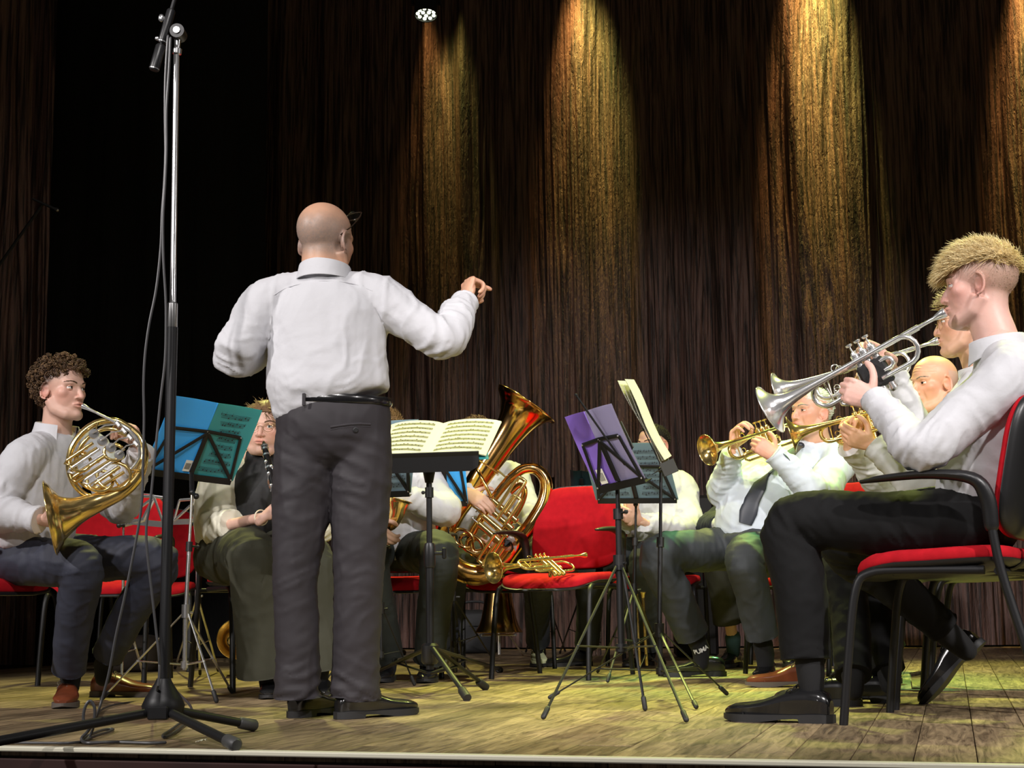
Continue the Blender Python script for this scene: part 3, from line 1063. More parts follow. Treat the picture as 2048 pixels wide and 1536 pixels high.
m = MB(); m.tube([xf(F, np.array([q]))[0] for q in ((-.135, 0, -.1), (-.135, 0, -.36), (.135, 0, -.36), (.135, 0, -.1))], .012, seg=8)
obj('yoke', m, STEELBLACK, t)


# ------------------------------------------------------------------ chairs
def pad(outline, zs, warp):
    """cushion: an outline (k,2) swept up through (scale, z) rings, then bent by warp"""
    k = len(outline); m = MB()
    v = np.concatenate([np.concatenate([outline * s, np.full((k, 1), z)], 1) for s, z in zs])
    n = len(zs); i = np.arange(n - 1)[:, None]; j = np.arange(k)[None]
    q = np.stack([i * k + j, i * k + (j + 1) % k, (i + 1) * k + (j + 1) % k, (i + 1) * k + j], -1).reshape(-1, 4)
    m.add(warp(v), [q, [list(range(k))[::-1]], [list(range((n - 1) * k, n * k))]])
    return m


def superell(w, h, p=4.5, k=48):
    a = np.arange(k) * 2 * pi / k
    c, s = np.cos(a), np.sin(a)
    return np.stack([w * np.sign(c) * np.abs(c) ** (2 / p), h * np.sign(s) * np.abs(s) ** (2 / p)], 1)


def seat_warp(v):
    x, y, z = v[:, 0], v[:, 1], v[:, 2]
    z = z - .045 * np.clip(y / .235, 0, 1.1) ** 3 - .012 * (1 - (x / .24) ** 2) * (y < .15) + .010 * np.clip(-y / .22, 0, 1)
    return np.stack([x, y, z], 1)


def make_chair():
    t = thing('conference_chair', '', 'chair', local=True)
    m = pad(superell(.237, .228), [(.90, .446), (.985, .449), (1.0, .458), (.998, .472), (.97, .483), (.9, .489), (.6, .493), (.25, .494), (.02, .494)], seat_warp)
    obj('seat', m, RED, t, sharp=None)
    m = pad(superell(.240, .232), [(.35, .418), (.7, .424), (.93, .434), (1.0, .444), (1.006, .452), (.98, .454), (.6, .452), (.02, .45)], seat_warp)
    obj('seat_shell', m, PLASTIC, t, sharp=60)

    def bwarp(off):
        def f(v):
            x, h, z = v[:, 0], v[:, 1], v[:, 2]
            d = z + off + .11 * (x / .23) ** 2 * .38           # wraps forward at the sides
            x = x * (1 - .05 * np.clip(h / .2, -1, 1))
            hh = h + .715
            y = -.225 - (hh - .5) * .20 + d
            return np.stack([x, y, hh], 1)
        return f
    m = pad(superell(.228, .205, 4.0), [(.02, -.006), (.4, -.006), (.8, -.006), (.97, -.002), (1.0, .006), (.995, .018), (.95, .026), (.7, .031), (.3, .033), (.02, .033)], bwarp(0))
    obj('backrest', m, RED, t, sharp=None)
    m = pad(superell(.232, .209, 4.0), [(.02, -.026), (.3, -.026), (.8, -.024), (.97, -.016), (1.005, -.004), (1.0, .003), (.9, .001), (.5, -.004), (.02, -.004)], bwarp(0))
    obj('back_shell', m, PLASTIC, t, sharp=60)
    for s in (-1, 1):
        m = MB(); m.tube(catmull([(s * .243, .255, 0), (s * .24, .232, .20), (s * .236, .205, .375), (s * .228, .165, .421), (s * .222, .06, .428), (s * .22, -.15, .424)], 4), .0125, seg=12)
        obj('leg', m, STEELBLACK, t)
        m = MB(); m.tube(catmull([(s * .246, -.305, 0), (s * .248, -.25, .22), (s * .25, -.20, .42), (s * .252, -.18, .56), (s * .25, -.175, .61)], 4), .0125, seg=12)
        obj('leg', m, STEELBLACK, t)
        m = MB()
        a = catmull([(s * .252, -.182, .54, .016, .020), (s * .256, -.175, .62, .020, .022), (s * .262, -.14, .672, .026, .018), (s * .268, -.03, .688, .027, .013), (s * .268, .10, .684, .024, .010), (s * .262, .165, .678, .012, .006)], 5)
        m.tube(a[:, :3], a[:, 3:5], seg=14, ref=(1, 0, 0), caps='round')
        obj('armrest', m, PLASTIC, t)
    m = MB()
    for s in (-1, 1):
        m.tube(catmull([(s * .10, -.10, .425), (s * .10, -.21, .43), (s * .10, -.262, .50), (s * .10, -.285, .62)], 4), [(.02, .006)] * 13, seg=8, ref=(1, 0, 0))
    m.tube([(-.22, .10, .424), (.22, .10, .424)], .010, seg=8); m.tube([(-.25, -.19, .42), (.25, -.19, .42)], .010, seg=8)
    obj('back_support', m, STEELBLACK, t)
    return t


CHAIR0 = make_chair(); _chair_n = 0


def chair(loc, face, label):
    """face: the direction the sitter looks"""
    global _chair_n
    o = CHAIR0 if _chair_n == 0 else copy_tree(CHAIR0)
    _chair_n += 1
    o.location = (loc[0], loc[1], 0); o.rotation_euler = (0, 0, math.atan2(face[1], face[0]) - pi / 2)
    return tag(o, label, 'chair', 'red chairs of the band')


# ------------------------------------------------------------------ music stands
def rect(ll, lr, ul):
    ll, lr, ul = V3(ll), V3(lr), V3(ul)
    e1 = lr - ll; e2 = ul - ll
    return ll, e1, e2


def music_stand(label, ll, lr, ul, base, feet, hub=.36, metal=None, pole_top=None, r=.008, bars=True, name='music_stand', legr=.0055, group='music stands of the band', front=1, desk=None):
    """folding stand: desk frame through three corners, pole to base, three braced legs to feet.
    front: side of the desk its bars lie on"""
    metal = metal or STEELBLACK; desk = desk or STEELBLACK
    base = V3(base); base[2] = 0
    t = thing(name, label, 'music stand', base, group)
    o, e1, e2 = rect(ll, lr, ul)
    L1, L2 = np.linalg.norm(e1), np.linalg.norm(e2)
    u, v = e1 / L1, e2 / L2
    n = np.cross(u, v) * front
    mid = o + e1 * .5
    top = V3(pole_top) if pole_top is not None else mid - v * .03 + n * .02
    q = lambda a, b, c=0: o + e1 * a + e2 * b + n * c
    bar = lambda m, a, b: m.tube([a, b], [(.007, .0022)] * 2, seg=8, ref=u if abs((b - a) @ u) < .5 * np.linalg.norm(b - a) else v)
    m = MB(); m.tube([top, q(.5, .06, .01), q(.5, .62, .008)], [(.011, .003)] * 3, seg=8, ref=u); obj('desk_spine', m, desk, t)
    if bars:
        for a, b in ((q(.04, .02, .006), q(.12, .60, .006)), (q(.96, .02, .006), q(.88, .60, .006)), (q(.12, .60, .006), q(.5, .62, .009)), (q(.88, .60, .006), q(.5, .62, .009)), (q(.04, .02, .006), q(.5, .60, .010)), (q(.96, .02, .006), q(.5, .60, .010))):
            m = MB(); bar(m, a, b); obj('desk_bar', m, desk, t)
        m = MB()
        for a, b in ((.12, .60), (.88, .60), (.04, .02), (.96, .02), (.49, .62), (.51, .60)):
            c = q(a, b, .009); m.ball(c, .0035, seg=8)
        obj('rivet', m, CHROME, t)
    m = MB(); F = frame(q(.5, -.012, 0), x=u, y=v)
    m.box(xf(F, np.array([[0, 0, front * .004]]))[0], (L1 * .96, .026, .004), F); m.box(xf(F, np.array([[0, -.012, -front * .014]]))[0], (L1 * .96, .003, .036), F)
    obj('desk_ledge', m, desk, t)
    h2 = np.array([base[0], base[1], hub])
    m = MB(); m.ball(top, .012, seg=10); m.tube([top + n * .03, top - n * .005], .008, seg=10); m.ball(top + n * .034, .012, seg=10); obj('tilt_knob', m, PLASTIC, t)
    midp = h2 * .45 + top * .55
    m = MB(); m.tube([h2, midp], r, seg=12); m.tube([midp, top], r * .7, seg=12); obj('pole', m, metal, t)
    m = MB(); ax = unit(top - h2); m.tube([midp - ax * .02, midp + ax * .016], r * 1.6, seg=12); m.tube([midp, midp + u * .035], .004, seg=8); m.ball(midp + u * .038, (.008, .008, .008), seg=8); obj('height_clamp', m, PLASTIC, t)
    low = np.array([base[0], base[1], hub * .42])
    m = MB(); m.tube([low - [0, 0, .02], h2], r * 1.15, seg=12); obj('pole', m, metal, t)
    m = MB(); m.tube([h2 - [0, 0, .02], h2 + [0, 0, .03]], r * 2.0, seg=12); m.tube([h2, h2 + u * .03], .005, seg=8); obj('collar', m, PLASTIC if metal is STEELBLACK else CHROME, t)
    m = MB(); m.tube([low - [0, 0, .014], low + [0, 0, .012]], r * 1.9, seg=12); obj('collar', m, PLASTIC if metal is STEELBLACK else CHROME, t)
    for f in feet:
        f = V3(f); f[2] = .012
        d = unit((f - h2) * [1, 1, 0])
        a = h2 + d * r * 1.7 - [0, 0, .005]
        m = MB(); m.tube([a, f], [(legr, legr * .55)] * 2, seg=8, ref=np.cross(d, [0, 0, 1])); lg = obj('leg', m, metal, t)
        m = MB(); ff = unit(f - a); m.tube([f - ff * .03, f + ff * .004], legr * 1.5, seg=10, caps='round'); obj('foot_cap', m, SOLE, lg)
        k = a + (f - a) * .56
        m = MB(); m.tube([low + d * r * 1.7, k], [(legr * .85, legr * .5)] * 2, seg=8, ref=np.cross(d, [0, 0, 1])); m.ball(k, legr * .9, seg=8); obj('brace', m, metal, t)
    return t


def sheet_lines(m, o, e1, e2, n, rows, x0, x1, y0, y1, off, rng, staff=5, notes=True, th=.0006, wid=1.0):
    """printed staves: fine lines and note heads standing a hair off the page"""
    F = lambda a, b: o + e1 * a + e2 * b + n * off
    for r_ in range(rows):
        yc = y1 - (y1 - y0) * (r_ + .5) / rows
        sp = (y1 - y0) / rows * .52 / (staff - 1)
        for k in range(staff):
            yy = yc + (k - (staff - 1) / 2) * sp
            m.add(np.array([F(x0, yy - th * wid), F(x1, yy - th * wid), F(x1, yy + th * wid), F(x0, yy + th * wid)]), [[[0, 1, 2, 3]]])
        if notes:
            x = x0 + .02
            while x < x1 - .02:
                yy = yc + rng.uniform(-2, 2) * sp; dx, dy = .007, sp * .55
                m.add(np.array([F(x - dx, yy - dy), F(x + dx, yy - dy), F(x + dx, yy + dy), F(x - dx, yy + dy)]), [[[0, 1, 2, 3]]])
                m.add(np.array([F(x + dx - .002, yy), F(x + dx, yy), F(x + dx, yy + sp * 2.6), F(x + dx - .002, yy + sp * 2.6)]), [[[0, 1, 2, 3]]])
                x += rng.uniform(.02, .05)


def folder(label, ll, lr, ul, material, page=None, name='music_folder', side=1, split=.5, tag_at=None, page_halves=(0, 1), sheet_mat=None, lines_mat=None, cat='folder', inner=None):
    """open plastic folder: two leaves and a spine; side: where the pages lie (+1 along e1 x e2)"""
    o, e1, e2 = rect(ll, lr, ul)
    n = unit(np.cross(e1, e2)) * side
    L1, L2 = np.linalg.norm(e1), np.linalg.norm(e2)
    t = thing(name, label, cat, o, 'music folders on the stands')
    rng = random.Random(int(abs(o[0]) * 1000))
    F = frame(o, x=e1, y=e2); s = 1 if np.cross(unit(e1), unit(e2)) @ n > 0 else -1
    for k, (a, b) in enumerate(((0, split - .004), (split + .004, 1))):
        m = MB(); P3 = np.zeros((10, 8, 3)); X = np.linspace(a, b, 10)
        for i, x in enumerate(X):
            bow = .012 * sin((x - a) / (b - a) * pi)
            for j, y in enumerate(np.linspace(0, 1, 8)):
                P3[i, j] = o + e1 * x + e2 * y + n * (bow * .6 - .004 * sin(y * pi))
        m.grid(P3); m.add(P3.reshape(-1, 3) - n * .0018, [m.f[0][:, ::-1]])
        obj('cover_leaf', m, material[k] if isinstance(material, (list, tuple)) else material, t, sharp=None)
        if k in page_halves and page:
            m = MB(); w_ = b - a
            Q = np.zeros((8, 6, 3))
            for i, x in enumerate(np.linspace(a + w_ * .05, b - w_ * .06, 8)):
                bow = .012 * sin((x - a) / (b - a) * pi)
                for j, y in enumerate(np.linspace(.03, .95, 6)):
                    Q[i, j] = o + e1 * x + e2 * y + n * (bow * .6 + .004)
            m.grid(Q); m.add(Q.reshape(-1, 3) - n * .0012, [m.f[0][:, ::-1]])
            sh = obj('sheet', m, page, t, sharp=None)
            m = MB(); sheet_lines(m, o, e1, e2, n, 8, a + w_ * .12, b - w_ * .12, .06, .9, .0125, rng, th=.0016)
            sheet_lines(m, o, e1, e2, -n, 8, a + w_ * .12, b - w_ * .12, .06, .9, .0, rng, th=.0016) if lines_mat else None
            obj('notation', m, INK, sh, sharp=None)
    m = MB(); m.tube([o + e1 * split - n * .002, o + e1 * split + e2 - n * .002], [(L1 * .008, .003)] * 2, seg=8, ref=e1); obj('spine', m, material[0] if isinstance(material, (list, tuple)) else material, t)
    if tag_at:
        x, y, w_, h_ = tag_at
        m = MB(); q = o + e1 * x + e2 * y - n * .006
        m.add(np.array([q, q + e1 * w_, q + e1 * w_ + e2 * h_, q + e2 * h_]), [[[0, 1, 2, 3]]]); m.add(m.v[0] + n * .001, [[[3, 2, 1, 0]]])
        st = obj('sticker', m, PAPER, t, sharp=None)
        m = MB(); q = q - n * .0008
        for i in range(11):
            a = .12 + i * .07; wd = .022 if i % 3 else .04
            m.add(np.array([q + e1 * w_ * a + e2 * h_ * .2, q + e1 * w_ * (a + wd) + e2 * h_ * .2, q + e1 * w_ * (a + wd) + e2 * h_ * .75, q + e1 * w_ * a + e2 * h_ * .75]), [[[0, 1, 2, 3]]])
        obj('barcode', m, INK, st, sharp=None)
    return t


def filmmat(name, col, alpha_rough=.35, trans=.25):
    m = mat(name, col, alpha_rough)
    b = m.node_tree.nodes['Principled BSDF']; nt = m.node_tree
    tr = nt.nodes.new('ShaderNodeBsdfTranslucent'); tr.inputs[0].default_value = (*lin(col), 1)
    mx = nt.nodes.new('ShaderNodeMixShader'); mx.inputs[0].default_value = trans
    nt.links.new(b.outputs[0], mx.inputs[1]); nt.links.new(tr.outputs[0], mx.inputs[2])
    nt.links.new(mx.outputs[0], nt.nodes['Material Output'].inputs[0])
    return m


BLUE = filmmat('blue_polypropylene', '48B8FF'); TEAL = filmmat('teal_polypropylene', '46ADB4')
PURPLE = filmmat('purple_polypropylene', 'A07EE6'); LILAC = filmmat('lilac_polypropylene', 'ADA6CC')
SLATE = filmmat('grey_polypropylene', '6F8790'); SLATE2 = filmmat('pale_polypropylene', '8AA4B4')


# ------------------------------------------------------------------ brass
def trumpet(label, p0, p1, up, m1, kind='trumpet', fat=1.0, wide=1.0, grip=False, group=None, lat=1):
    """p0: rim of the mouthpiece, p1: centre of the bell's rim, up: where the valve buttons point"""
    p0, p1 = V3(p0), V3(p1)
    x = unit(p1 - p0); k = np.linalg.norm(p1 - p0) / .535
    F = frame(p0, x=x, y=np.cross(up, x) * lat)
    F = F @ Matrix.Diagonal((k, k, k * lat, 1))
    W = lambda pts: xf(F, np.array(pts, dtype=float))
    t = thing(kind, label, kind, p0, group or 'trumpets, cornets and flugelhorn')
    r = .0060 * fat
    m = MB(); m.tube(W([(0, 0, 0), (.002, 0, 0), (.012, 0, 0), (.022, 0, 0), (.035, 0, 0), (.06, 0, 0), (.088, 0, 0)]), np.array([.0125, .0135, .0122, .0095, .0055, .0050, .0058]) * k, seg=16)
    obj('mouthpiece', m, SILVER if m1 is SILVER else m1, t)
    m = MB(); m.tube(W([(.08, 0, 0), (.385, 0, 0)]), r * k, seg=12); m.tube(W([(.08, 0, 0), (.13, 0, 0)]), r * 1.25 * k, seg=12); m.tube(W([(.30, 0, 0), (.318, 0, 0)]), r * 1.35 * k, seg=12); obj('leadpipe', m, m1, t)
    # tuning slide: front bow, back to the third valve
    a = [(.37, 0, 0)] + [(.385 + .034 * sin(q), 0, -.034 + .034 * cos(q)) for q in np.linspace(0, pi, 9)] + [(.37, 0, -.068), (.265, 0, -.068)]
    m = MB(); m.tube(W(a), r * 1.12 * k, seg=12); m.tube(W([(.375, 0, 0), (.375, 0, -.068)]), .0028 * k, seg=8); m.tube(W([(.345, 0, -.068), (.36, 0, -.068)]), r * 1.4 * k, seg=12); obj('tuning_slide', m, m1, t)
    y = .026 * wide
    rear = [(.225, y, -.075), (.20, y, -.075), (.155, y, -.075)] + [(.14 - .0375 * sin(q), y, -.0375 - .0375 * cos(q)) for q in np.linspace(0.2, pi - .2, 8)] + [(.155, y, 0)]
    bell = [(.2, y, 0, r * 1.02), (.27, y, 0, r * 1.08), (.34, y, 0, r * 1.25), (.40, y, 0, r * 1.6), (.44, y, 0, .0125 * fat), (.47, y, 0, .0165 * fat), (.495, y, 0, .0235 * fat), (.513, y, 0, .033 * fat), (.526, y, 0, .046 * fat), (.533, y, 0, .057 * fat), (.535, y, 0, .0615 * fat), (.5355, y, 0, .0622 * fat)]
    a = np.array([list(q) + [r] for q in rear] + [list(q) for q in bell])
    a2 = np.concatenate([a[:len(rear)], catmull(a[len(rear):], 4)])
    inn = a2[::-1][:32].copy(); inn[:, 3] = np.maximum(inn[:, 3] - .0012, .001)
    full = np.concatenate([a2, [[.5362, y, 0, .0628 * fat]], [[.5362, y, 0, .0615 * fat]], inn])
    m = MB()
    # one skin: outside to the rim, then back down the inside
    pts = W(full[:, :3]); seg = 28
    A = V3(F.to_3x3() @ Vector((0, 1, 0))); A = A / np.linalg.norm(A)
    xx = V3(F.to_3x3() @ Vector((1, 0, 0))) / k
    rings = []
    nt_ = len(a2)
    tg = np.gradient(W(a2[:, :3]), axis=0)
    for i in range(len(full)):
        d = unit(tg[min(i, nt_ - 1)]) if i < nt_ else xx
        B = np.cross(d, A)
        th = np.arange(seg) * 2 * pi / seg
        rings.append(pts[i] + (A * np.cos(th)[:, None] + B * np.sin(th)[:, None]) * full[i, 3] * k)
    P3 = np.array(rings); P3 = np.concatenate([P3, P3[:, :1]], 1)
    m.grid(P3)
    m.tube(W([(.5358, y + .0625 * fat * cos(q), .0625 * fat * sin(q)) for q in np.linspace(0, 2 * pi, 41)[:-1]]), .0017 * k, seg=6, closed=True)
    obj('bell', m, m1, t, sharp=60)
    for i, vx in enumerate((.213, .238, .263)):
        m = MB()
        z = lambda h: W([(vx, y * .5, h)])[0]
        m.tube([z(-.118), z(-.112), z(-.112), z(.012), z(.012), z(.018), z(.018), z(.026)], np.array([.006, .0115, .0102, .0102, .0122, .0122, .0095, .007]) * k, seg=16)
        for h in (-.108, .008, -.07, -.03):
            m.tube([z(h - .003), z(h + .003)], .0122 * k, seg=16)
        vv = obj('valve', m, m1, t)
        m = MB(); m.tube([z(.02), z(.044)], .0025 * k, seg=8); m.tube([z(.044), z(.047), z(.050), z(.051)], np.array([.008, .0095, .0095, .006]) * k, seg=14); obj('valve_button', m, m1, vv)
    m = MB()
    m.tube(W([(.265, y * .5 - .012, -.055), (.345, y * .5 - .012, -.055), (.358, y * .5 - .012, -.062), (.358, y * .5 - .012, -.082), (.345, y * .5 - .012, -.09), (.265, y * .5 - .012, -.09)]), r * .9 * k, seg=10); obj('third_slide', m, m1, t)
    m = MB(); m.tube(W([(.210, y * .5 + .01, -.03), (.19, y * .5 + .01, -.03), (.18, y * .5 + .01, -.037), (.18, y * .5 + .01, -.052), (.19, y * .5 + .01, -.058), (.210, y * .5 + .01, -.058)]), r * .9 * k, seg=10); obj('first_slide', m, m1, t)
    m = MB(); m.tube(W([(.238, y * .5, -.05), (.238, y * .5 + .045, -.05), (.238, y * .5 + .048, -.056), (.238, y * .5 + .045, -.062), (.238, y * .5, -.062)]), r * .85 * k, seg=10); obj('second_slide', m, m1, t)
    m = MB()
    for vx in (.20, .33):
        m.tube(W([(vx, 0, 0), (vx, y, 0)]), .0028 * k, seg=8)
    m.tube(W([(.33 + .011 * cos(q), -.006, .014 + .011 * sin(q)) for q in np.linspace(-.8, 4, 10)]), .0016 * k, seg=6)
    m.tube(W([(.352 + .010 * cos(q), y * .5 - .012, -.045 + .011 * sin(q)) for q in np.linspace(0, 2 * pi, 12)]), .0016 * k, seg=6)
    obj('brace', m, m1, t)
    if grip:
        m = MB(); m.box(W([(.238, y * .5, -.055)])[0], np.array([.080, .030, .078]) * k, F.to_3x3().normalized(), bev=.008)
        obj('valve_guard', m, BLACKTOP, t, label='black leather guard round the valves')
    return t


def swept(name, pts, rad, m_, parent, n=5, seg=18, flare=False, sharp=60):
    a = catmull([list(V3(p)) + [r] for p, r in zip(pts, rad)], n)
    m = MB()
    if flare:
        b = a.copy(); b[:, 3] = np.maximum(b[:, 3] - .0016, .002)
        m.tube(a[:, :3], a[:, 3], seg=seg, caps=None)
        m.tube(b[:len(b) // 2 + 1, :3], b[:len(b) // 2 + 1, 3], seg=seg, caps=None)
        d = unit(a[0, :3] - a[1, :3]); ref = unit(np.cross(d, [.3, .2, 1]))
        r0 = a[0, 3]; c = np.cross(d, ref)
        m.tube([a[0, :3] + (ref * cos(q) + c * sin(q)) * (r0 - .0005) for q in np.linspace(0, 2 * pi, 49)[:-1]], .0022, seg=6, closed=True)
    else:
        m.tube(a[:, :3], a[:, 3], seg=seg, caps='flat')
    return obj(name, m, m_, parent, sharp=sharp)


# ------------------------------------------------------------------ chairs where they stand
CH = {}
CH['empty'] = chair((.215, 6.98), (-.42, -.9), 'empty red chair with a cornet lying on its seat')
CH['spare'] = chair((-1.96, 7.05), (.02, -1), 'empty red chair behind the horn player, under the silver wire stand')
CH['spare2'] = chair((-2.05, 8.25), (.12, -1), 'empty dark red chair in shadow, behind the other empty chair and the tall microphone stand')
CH['horn'] = chair((-2.02, 5.42), (.86, -.5), 'red chair under the horn player')
CH['clarinet'] = chair((-1.08, 6.42), (.5, -.87), 'red chair under the clarinet player in the ivory jacket')
CH['sax'] = chair((-.58, 7.24), (-.05, -1), 'red chair under the saxophone player')
CH['tuba'] = chair((-.06, 8.05), (.1, -1), 'red chair under the tuba player')
CH['man4'] = chair((.80, 8.25), (-.25, -1), 'red chair under the man behind the grey folder')
CH['cornet'] = chair((1.45, 7.05), (-.75, -.66), 'red chair under the grey-haired cornet player')
CH['blond'] = chair((1.26, 4.256), (-.87, .49), 'red chair under the blond trumpeter, nearest of all')
CH['second'] = chair((1.534, 4.80), (-.9, .43), 'red chair under the trumpeter hidden behind the blond one')
CH['flugel'] = chair((1.86, 5.62), (-.93, .36), 'red chair under the bald flugelhorn player')
CH['far'] = chair((1.62, 8.05), (-.6, -.8), 'red chair under the man in the dark jacket at the back')

# ------------------------------------------------------------------ stands, folders and music
Yb = 5.42
ll, lr, ul = P(285, 940, Yb), P(465, 962, Yb + .29), P(346, 791, Yb - .08)
music_stand('chrome folding music stand holding the open blue folder', ll, lr, ul, P(370, 1290, 5.5), [G(432, 1406), G(463, 1388), G(205, 1402)], hub=.33, metal=CHROME, pole_top=P(384, 985, 5.52), legr=.006)
folder('open blue and teal folder of music in front of the clarinet player', ll, lr, ul, [BLUE, TEAL], PAPER, side=-1 if np.cross(V3(lr - ll), V3(ul - ll))[1] < 0 else 1, split=.49, tag_at=(.40, .06, .075, .15), lines_mat=True, page_halves=(1,))

Yp = 4.92
ll, lr, ul = P(1196, 978, Yp), P(1291, 956, Yp - .17), P(1130, 834, Yp - .06)
music_stand('black folding music stand holding the purple folder', ll, lr, ul, P(1243, 1300, 4.9), [G(1088, 1440), G(1372, 1446), G(1290, 1422), ], hub=.475, pole_top=P(1234, 945, 4.9), r=.0105)
folder('purple plastic music folder on the black stand beside the empty red chair', ll, lr, ul, [PURPLE, LILAC], PAPER, side=-1 if np.cross(V3(lr - ll), V3(ul - ll))[1] < 0 else 1, split=.42, tag_at=(.14, .05, .14, .2))
# the stand's clip arm with its square flap
t = thing('page_clip', 'black sprung page clip with a square flap, across the purple folder', 'clip', P(1262, 925, 4.80))
m = MB(); a, b_ = P(1152, 790, 4.74), P(1250, 930, 4.78)
m.tube([a, b_], .0035, seg=8); m.ball(a, .006, seg=8); obj('arm', m, STEELBLACK, t)
m = MB(); F = frame(P(1250, 876, 4.76), x=V3(P(1271, 922, 4.74)) - V3(P(1229, 833, 4.78)), y=V3(P(1262, 870, 4.70)) - V3(P(1240, 882, 4.80)))
m.box(F.translation, (.10, .062, .004), F, bev=.001); obj('flap', m, mat('olive_black_board', (.03, .03, .024), .6), t)

Ye = 5.35
ll, ul = P(1318, 932, Ye - .06), P(1232, 762, Ye - .10)
lr = P(1334, 922, Ye + .30)
music_stand('black folding music stand seen edge-on, with a thick bundle of white pages', ll, lr, ul, P(1320, 1300, 5.35), [G(1102, 1400), G(1452, 1392), G(1392, 1420)], hub=.24, pole_top=P(1322, 940, 5.4), r=.009)
sheets = thing('sheet_bundle', 'bundle of white music sheets standing edge-on on the black stand', 'sheet music', ll)
e1, e2 = V3(lr) - V3(ll), V3(ul) - V3(ll); nn = unit(np.cross(e1, e2)); nn = nn if nn[0] > 0 else -nn
for k, (o_, h_) in enumerate(((.008, 1.0), (.013, .93), (.019, .86), (.026, .98))):
    m = MB(); P3 = np.zeros((6, 8, 3))
    for i, x in enumerate(np.linspace(.05, .95, 6)):
        for j, y in enumerate(np.linspace(.03, h_, 8)):
            P3[i, j] = V3(ll) + e1 * x + e2 * y + nn * (o_ + .006 * sin(j * .8 + k))
    m.grid(P3); m.add(P3.reshape(-1, 3) - nn * .0012, [m.f[0][:, ::-1]]); obj('sheet', m, PAPER, sheets, sharp=None)
m = MB(); F = frame(P(1338, 935, 5.2), x=V3(P(1356, 912, 5.2)) - V3(P(1325, 925, 5.2)), y=(0, 0, 1)); m.box(F.translation, (.055, .05, .004), F, bev=.001); obj('end_board', m, mat('olive_black_board', (.03, .03, .024), .6), sheets)

Yg = 6.7
ll, lr, ul = P(1192, 1000, Yg), P(1357, 999, Yg - .05), P(1163, 888, Yg - .12)
music_stand('black folding music stand holding the grey folder at the back', ll, lr, ul, P(1272, 1310, 6.75), [G(1196, 1347), G(1216, 1366), G(1330, 1330)], hub=.40, pole_top=P(1272, 1003, 6.75), r=.008)
folder('grey translucent music folder in front of the man in the back row', ll, lr, ul, [SLATE, SLATE], PAPER, side=-1 if np.cross(V3(lr - ll), V3(ul - ll))[1] < 0 else 1, lines_mat=True)

# conductor's tray stand
Yc = 5.62
t = thing('conductor_stand', 'heavy black conductor stand with a broad solid tray', 'music stand', P(860, 1330, 5.7) * 1.0)
t.location = (P(860, 1330, 5.7)[0], 5.7, 0)
ll, lr, ul = V3(P(742, 925, Yc)), V3(P(958, 918, Yc + .02)), V3(P(782, 862, Yc + .26))
e1, e2 = lr - ll, ul - ll
F = frame(ll, x=e1, y=e2); L1, L2 = np.linalg.norm(e1), np.linalg.norm(e2) * 1.12
k = lambda x, y: (x * L1, y * L2)
out = [k(0, 0), k(1.0, 0), k(1.02, .12), k(1.02, .9), k(.98, 1), k(.02, 1), k(0, .9)]
m = MB(); m.plate(out, F, .006, -.012); obj('tray', m, STEELBLACK, t)
m = MB(); po = [(0, -.045), (L1 * .92, -.045), (L1 * .985, -.030), (L1 * 1.0, .004), (L1 * .985, .018), (0, .018)]
FF = frame(ll + V3(F.col[2].to_3d()) * .0, x=e1, y=(0, -.12, 1)); m.plate(po, FF, .004, .012)
m.box(xf(F, np.array([[L1 / 2, -.006, .008]]))[0], (L1, .006, .06), F, bev=.002); obj('ledge', m, STEELBLACK, t)
top = V3(P(858, 940, 5.70)); base = np.array([t.location[0], t.location[1], 0])
m = MB(); m.tube([top + [0, .06, .03], top + [0, .0, -.01], top - [0, 0, .05]], [.028, .024, .016], seg=12); m.box(top + [0, .05, .03], (.16, .06, .03), bev=.008); obj('tray_bracket', m, PLASTIC, t)
hubz = .165
m = MB(); m.tube([base + [0, 0, .10], base + [0, 0, .52]], .0155, seg=14); obj('pole', m, STEELBLACK, t)
m = MB(); m.tube([base + [0, 0, .5], top], .0115, seg=14); obj('pole', m, STEELBLACK, t)
m = MB(); m.tube([base + [0, 0, z] for z in (.49, .5, .57, .585)], [.019, .0225, .0225, .018], seg=14); m.tube([base + [0, 0, .545], base + [.05, -.01, .545]], .007, seg=8); m.box(base + [.058, -.01, .545], (.016, .014, .045), bev=.004)
obj('height_clamp', m, PLASTIC, t)
m = MB(); zc = V3(P(858, 985, 5.7))[2]; m.tube([base + [0, 0, zc - .02], base + [0, 0, zc + .02]], .017, seg=14); m.ball(base + [-.024, 0, zc], .008, seg=8); obj('height_clamp', m, PLASTIC, t)
m = MB(); m.tube([base + [0, 0, z] for z in (.12, .13, .19, .20)], [.026, .034, .034, .024], seg=16); obj('hub', m, PLASTIC, t)
for f in (G(971, 1380), G(934, 1402), G(728, 1362), G(1000, 1345)):
    f = V3(f); f[2] = .012; d = unit((f - base) * [1, 1, 0])
    a = base + d * .03 + [0, 0, hubz + .015]; lo = base + d * .02 + [0, 0, .085]
    m = MB(); m.tube([a, f + [0, 0, .004]], [(.012, .008)] * 2, seg=10, ref=np.cross(d, [0, 0, 1])); lg = obj('leg', m, STEELBLACK, t)
    m = MB(); dd = unit(f - a); m.tube([f - dd * .06, f - dd * .05, f + dd * .004], [.0125, .0165, .0165], seg=12, caps='flat'); obj('foot_cap', m, SOLE, lg)
    m = MB(); m.tube([lo, a + (f - a) * .45], [(.008, .004)] * 2, seg=8, ref=np.cross(d, [0, 0, 1])); obj('brace', m, STEELBLACK, t)
